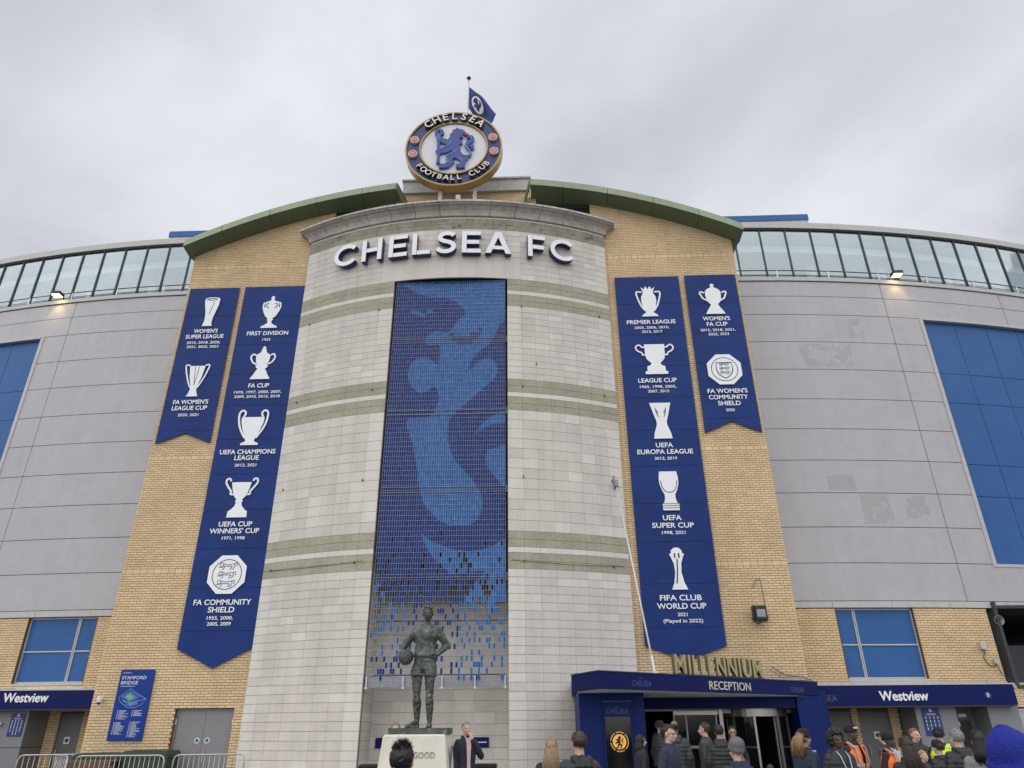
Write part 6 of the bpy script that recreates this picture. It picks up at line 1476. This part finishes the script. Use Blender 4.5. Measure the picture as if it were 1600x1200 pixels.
ORANGE = mat('hi vis orange', (.85, .16, .02), .6, .06, 9, coord='OBJ'); YELL = mat('hi vis yellow', (.52, .72, .05), .6, .06, 9, coord='OBJ'); REFL = mat('reflective band', (.36, .35, .33), .35, .08, 20, coord='OBJ'); VBLUE = mat('vest blue', (.05, .12, .32), .6, .08, 9, coord='OBJ')
def x_vest(mt, blue=False):
    def f(r):
        """hi-vis waistcoat: shell round the torso, open V at the neck"""
        def shell(m, z0, z1, a0, a1, g, n=28, mi=0):
            zs = [z0 + (z1 - z0) * k / 6 for k in range(7)]; b = len(m.v)
            for z in zs:
                t = min(1, max(0, (1.44 - z) / .12)); rx = (.150 + .065 * t) + g; ry = (.105 + .055 * t) + g
                for i in range(n + 1):
                    a = a0 + (a1 - a0) * i / n; m.v.append((rx * math.sin(a), .01 - ry * math.cos(a), z))
            for k in range(6):
                for i in range(n): q = b + k * (n + 1) + i; m.f.append((q, q + 1, q + n + 2, q + n + 1)); m.m.append(mi)
        m = MB(); shell(m, 1.16, 1.45, .16, 2 * math.pi - .16, .018); shell(m, .86, 1.16, .05, 2 * math.pi - .05, .018, mi=1 if blue else 0)
        for s_ in (-1, 1): m.add([(s_ * .045, -.13, 1.42), (s_ * .16, -.115, 1.42), (s_ * .15, .02, 1.492), (s_ * .07, .02, 1.51), (s_ * .15, .12, 1.43), (s_ * .05, .13, 1.44)], [(0, 1, 2, 3), (3, 2, 4, 5)])
        put('vest', m.mesh('vest', []), [mt, VBLUE], r)
        m = MB()
        for z in (1.14, .96): shell(m, z, z + .05, .06, 2 * math.pi - .06, .024)
        for s_ in (-1, 1): m.add([(s_ * .088, -.175, 1.19), (s_ * .125, -.168, 1.19), (s_ * .135, -.135, 1.42), (s_ * .095, -.145, 1.42)], [(0, 1, 2, 3)]); m.add([(s_ * .095, -.146, 1.42), (s_ * .135, -.136, 1.42), (s_ * .13, .02, 1.502), (s_ * .09, .02, 1.515)], [(0, 1, 2, 3)])
        put('reflective_bands', m.mesh('bands', []), [REFL], r)
    return f
def x_lanyard(r):
    m = MB()
    for s_ in (-1, 1): m.tube([(s_ * .075, -.05, 1.50), (s_ * .07, -.145, 1.42), (s_ * .045, -.205, 1.25), (.02, -.215, 1.08)], .0075, 6)
    put('lanyard', m.mesh('lanyard', [], None, True), [mat('lanyard blue', (.40, .52, .66), .6, .05, 9) if 'lanyard blue' not in bpy.data.materials else bpy.data.materials['lanyard blue']], r)
    m = MB(); m.box((-.02, -.222, .94), (.06, -.214, 1.08)); put('pass_card', m.mesh('pass_card', []), [SIGNW], r)
def x_headband(r):
    m = MB(); m.prism([(-.035, 1.705), (.035, 1.705), (.035, 1.728), (-.035, 1.728)], -.125, -.10); put('badge', m.mesh('badge', []), [SIGNW], r)
def x_phone(r):
    m = MB(); m.box((-.16, -.19, 1.50), (-.085, -.178, 1.64)); put('phone', m.mesh('phone', []), [BLACK], r)
BLK = cloth('coat black', (.013, .014, .017)); NVY = cloth('jacket navy', (.018, .027, .055)); DKP = cloth('puffer black', (.011, .012, .015), .5, 4.6); GRP = cloth('puffer dark green', (.018, .026, .024), .5, 4.6); DKGR = cloth('jacket dark grey', (.05, .05, .052)); GRC = cloth('coat grey', (.20, .19, .175)); RBL = cloth('jacket royal blue', (.020, .035, .32)); CHR = cloth('puffer charcoal', (.017, .017, .019), .55, 4.6); INDG = cloth('coat dark navy', (.014, .017, .030)); PINK = cloth('shirt pink', (.62, .42, .48), .7)
KBLUE = mat('beanie royal blue', (.012, .024, .27), .95, .14, 60, .6, 130, coord='OBJ'); KGREY = cloth('beanie grey', (.13, .135, .14), .9); KBLK = cloth('beanie black', (.012, .012, .013), .9); KHAK = cloth('trousers khaki', (.22, .19, .14)); WSH = cloth('shirt white', (.6, .6, .6), .7)
person('man with spiky black hair and royal blue collar seen from behind, before the plinth', -.90, 5.2, 0, 1.595, 176, 'tan', ('hood', RBL), None, ('spiky', 'black'), None, 'down', [x_collar(RBL)])
person('man with short grey hair half hidden behind the left of the plinth', -3.12, 17, 0, 1.83, 15, 'pale', ('coat', BLK), None, ('short', 'grey'))
person('man in long dark coat and pink shirt with hand at mouth, beside the plinth', -1.45, 15.6, 0, 1.82, 28, 'pale', ('coat', INDG), None, ('crop', 'grey'), None, 'mouth', [x_shirt(PINK)])
person('woman with long blonde hair seen from behind, left of the hooded man', .15, 10, 0, 1.565, 170, 'pale', ('jacket', BLK), None, ('long', 'blonde'))
person('brown haired man in black hooded jacket seen from behind, beside the blonde woman', .42, 8.5, 0, 1.65, 196, 'pale', ('puffer', DKP), None, ('short', 'brown'))
person('person with a black hood up beside the screen pillar', 1.93, 15.2, 0, 1.56, 100, 'pale', ('jacket', BLK), None, None, None, 'down', [x_hood(BLK)])
person('man in black beanie and black puffer jacket waiting at the reception door', 2.74, 18, 0, 1.84, 120, 'tan', ('puffer', CHR), None, None, ('fit', KBLK))
person('man in glasses and navy jacket looking right, in front of the reception', 1.87, 11.5, 0, 1.72, 52, 'pale', ('jacket', NVY), None, ('side', 'dark brown'), None, 'down', [x_glasses(False)])
person('bald man in a dark green puffer jacket seen from behind, at the reception door', 2.56, 15, 0, 1.81, 165, 'brown', ('puffer', GRP), KHAK, ('bald', 'black'))
person('brown haired man in dark grey jacket and khaki trousers facing the doors', 3.22, 15.5, 0, 1.77, -118, 'pale', ('jacket', DKGR), KHAK, ('side', 'brown'))
person('man with short black hair and black puffer seen from behind, by the revolving door', 3.27, 14.5, 0, 1.73, 172, 'tan', ('puffer', DKP), None, ('short', 'black'))
person('man in sunglasses looking out in front of the revolving door', 4.12, 17, 0, 1.71, -8, 'tan', ('coat', BLK), None, ('side', 'black'), None, 'down', [x_glasses(True), x_shirt(WSH)])
person('person in a slouchy grey beanie raising a phone, in front of the revolving door', 2.32, 9.5, 0, 1.57, 200, 'pale', ('hood', NVY), None, None, ('floppy', KGREY), 'phone', [x_phone])
person('woman with tied blond dreadlocks and a navy coat looking to the right', 3.79, 11.5, 0, 1.66, 110, 'tan', ('coat', NVY), None, ('dreads', 'dreads'), ('fit', KBLK), 'down', [x_shirt(WSH)])
person('man with a round afro, black puffer coat and pale blue lanyard', 4.06, 11, 0, 1.67, 14, 'dark', ('puffer', CHR), None, ('afro', 'black'), None, 'down', [x_lanyard])
person('steward in beanie and orange and blue vest, behind the man with the lanyard', 5.06, 13, 0, 1.72, 28, 'dark', ('jacket', BLK), None, None, ('fit', KBLK), 'front', [x_vest(ORANGE, True), x_headband])
person('steward in black beanie and orange vest beside the long haired woman', 5.63, 13, 0, 1.60, 35, 'dark', ('jacket', BLK), None, None, ('fit', KBLK), 'down', [x_vest(ORANGE), x_shirt(WSH)])
person('man with brown hair mostly hidden behind the long haired woman', 6.85, 16, 0, 1.58, -150, 'pale', ('jacket', DKGR), None, ('side', 'brown'))
person('woman with long dark brown hair seen from behind, right of the orange vest', 4.30, 9.5, 0, 1.57, 190, 'pale', ('jacket', BLK), None, ('long', 'dark brown'))
person('man with cropped hair and black puffer jacket facing the viewer, above the child', 6.77, 14.5, 0, 1.65, 22, 'pale', ('puffer', DKP), None, ('crop', 'ginger'), None, 'front')
person('small fair haired child in a grey jacket facing the viewer', 6.60, 14, 0, 1.30, 25, 'pale', ('hood', DKGR), None, ('short', 'fair'))
person('boy with dark hair and black quilted jacket seen from behind, right of the child', 6.15, 12.5, 0, 1.49, 205, 'pale', ('puffer', DKP), None, ('short', 'dark brown'), ('fit', KBLK))
person('person in a yellow vest half hidden behind the grey haired man', 6.95, 14, 0, 1.66, 150, 'pale', ('jacket', BLK), None, ('short', 'black'), ('fit', KBLK), 'down', [x_vest(YELL)])
person('grey haired man in a black hooded jacket seen from behind, under the trophy poster', 5.69, 11, 0, 1.64, 188, 'pale', ('puffer', DKP), None, ('short', 'grey'))
person('woman with shoulder length black hair and a grey coat seen from behind', 5.42, 10, 0, 1.62, 172, 'pale', ('coat', GRC), None, ('bob', 'black'))
person('person in a royal blue knitted beanie in the right foreground', 1.87, 3.2, 0, 1.665, 125, 'pale', ('jacket', NVY), None, None, ('knit', KBLUE))

# ------------------------------------------------------------------ barriers, bins, planters
GALV = mat('galvanised tube', (.46, .46, .45), .35, .1, 12, metal=.6)
def barrier_parts(r, p0, p1):
    p0, p1 = Vector((*p0, 0)), Vector((*p1, 0)); d = (p1 - p0).normalized(); L_ = (p1 - p0).length; h = 1.10
    def Q(t, z): v = p0 + d * t; return (v.x, v.y, z)
    m = MB(); m.tube([Q(.0, .18), Q(0, h - .12), Q(.035, h - .035), Q(.12, h), Q(L_ - .12, h), Q(L_ - .035, h - .035), Q(L_, h - .12), Q(L_, .18)], .019, 8); m.tube([Q(0, .2), Q(L_, .2)], .017, 8); m.build('frame', GALV, r, smooth=True)
    k = 1; n_ = int(L_ / .125)
    while k < n_: m = MB(); m.tube([Q(L_ * k / n_, .2), Q(L_ * k / n_, h)], .0085, 6); m.build('bar', GALV, r, smooth=True); k += 1
    for t in (.25, L_ - .25):
        c_ = d.cross(Vector((0, 0, 1))); v = p0 + d * t; m = MB(); m.tube([tuple(v - c_ * .3 + Vector((0, 0, .02))), tuple(v + Vector((0, 0, .16))), tuple(v + c_ * .3 + Vector((0, 0, .02)))], .016, 6); m.build('foot', GALV, r)
for lab, a, b in (('galvanised crowd barrier in front of the green bins', (-12.0, 20.3), (-9.75, 20.45)), ('galvanised crowd barrier standing end on at the far left, left of the bins', (-12.95, 20.9), (-12.1, 20.1)), ('galvanised crowd barrier in front of the grey double door', (-9.62, 20.7), (-7.9, 21.15)), ('galvanised crowd barrier at the back, against the brick block by the left door', (-14.2, 21.3), (-12.4, 22.3 - .5))):
    r = thing('crowd_barrier', lab, 'barrier', (a[0], a[1], 0), 'galvanised crowd barriers'); barrier_parts(r, a, b)
BING = mat('bin green', (.028, .055, .028), .5, .1, 5)
def bin_(lab, x, y, h, w_=.62):
    r = thing('wheelie_bin', lab, 'bin', (x, y, 0), 'green wheeled bins')
    m = MB(); t = .06; x0, x1, y0, y1 = x - w_, x + w_, y - .36, y + .36
    m.add([(x0 + t, y0 + t, .12), (x1 - t, y0 + t, .12), (x1 - t, y1 - t, .12), (x0 + t, y1 - t, .12), (x0, y0, h - .1), (x1, y0, h - .1), (x1, y1, h - .1), (x0, y1, h - .1)], [(0, 1, 5, 4), (1, 2, 6, 5), (2, 3, 7, 6), (3, 0, 4, 7), (4, 5, 6, 7), (0, 3, 2, 1)])
    m.box((x0 - .03, y0 - .03, h - .14), (x1 + .03, y1 + .03, h - .098)); m.build('body', BING, r)
    m = MB(); m.prism([(x0 - .02, h - .09), (x1 + .02, h - .09), (x1 - .05, h + .02), (x + .2, h + .05), (x - .2, h + .05), (x0 + .05, h + .02)], y0 - .04, y1 + .04); m.build('lid', BING, r)
    for sx in (x0 + .12, x1 - .12):
        for sy in (y0 + .12, y1 - .12): m = MB(); m.tube([(sx - .025, sy, .09), (sx + .025, sy, .09)], .09, 14); m.build('wheel', BLACK, r)
bin_('green wheeled bin behind the barrier, right of its twin', -10.55, 21.35, 1.17); bin_('green wheeled bin behind the barrier, left of its twin', -11.95, 21.45, 1.10)
pk = thing('timber_pile', 'stack of weathered brown boards lying behind the left barrier', 'boards', (-11.8, 20.75, 0)); rg = random.Random(4)
WOODM = mat('weathered wood', (.17, .105, .065), .85, .25, 9, .3, 30)
for k in range(9):
    z = .60 + .045 * k; x = -11.8 + rg.uniform(-.1, .1); m = MB(); m.box((x - .62, 20.62, z), (x + .62, 20.62 + .12, z + .035), 0, rg.uniform(-.04, .04)); m.build('board', WOODM, pk)
for sx in (-12.3, -11.3): m = MB(); m.box((sx - .05, 20.6, 0), (sx + .05, 20.76, .6)); m.build('support', WOODM, pk)
for lab, x in (('square black planter in the recess, right of the man in the long coat', -1.32), ('square black planter in the recess, left of the plinth', -4.15)):
    r = thing('planter', lab, 'planter', (x, 19.6, 0), 'black planters by the recess')
    m = MB(); taper(m, x - .22, x + .22, 19.4, 19.84, 0, .78, -.05); m.build('body', BLACK, r); m = MB(); taper(m, x - .27, x + .27, 19.35, 19.89, .78, .86, -.02); taper(m, x - .25, x + .25, 19.37, 19.87, .862, .90, .0); m.build('rim', BLACK, r)
for lab, x, y in (('black bollard left of the steward with the blue and orange vest', 4.35, 13.6), ('low black bollard in front of the revolving door', 4.3, 15.2), ('black hoop post between the two stewards', 5.55, 14)):
    r = thing('bollard', lab, 'bollard', (x, y, 0), 'black bollards')
    m = MB(); m.lathe([(.075, 0), (.07, .05), (.06, .9), (.068, .92), (.068, .97), (.05, 1.02), (.0, 1.04)] if 'hoop' not in lab else [(.05, 0), (.05, 1.15), (.0, 1.16)], (x, y, 0), 18); m.build('post', BLACK, r, smooth=True)
    m = MB(); m.lathe([(.062, .78), (.064, .80), (.064, .86), (.06, .88)], (x, y, 0), 18); m.build('band', REFL if 'hoop' not in lab else BLACK, r, smooth=True)
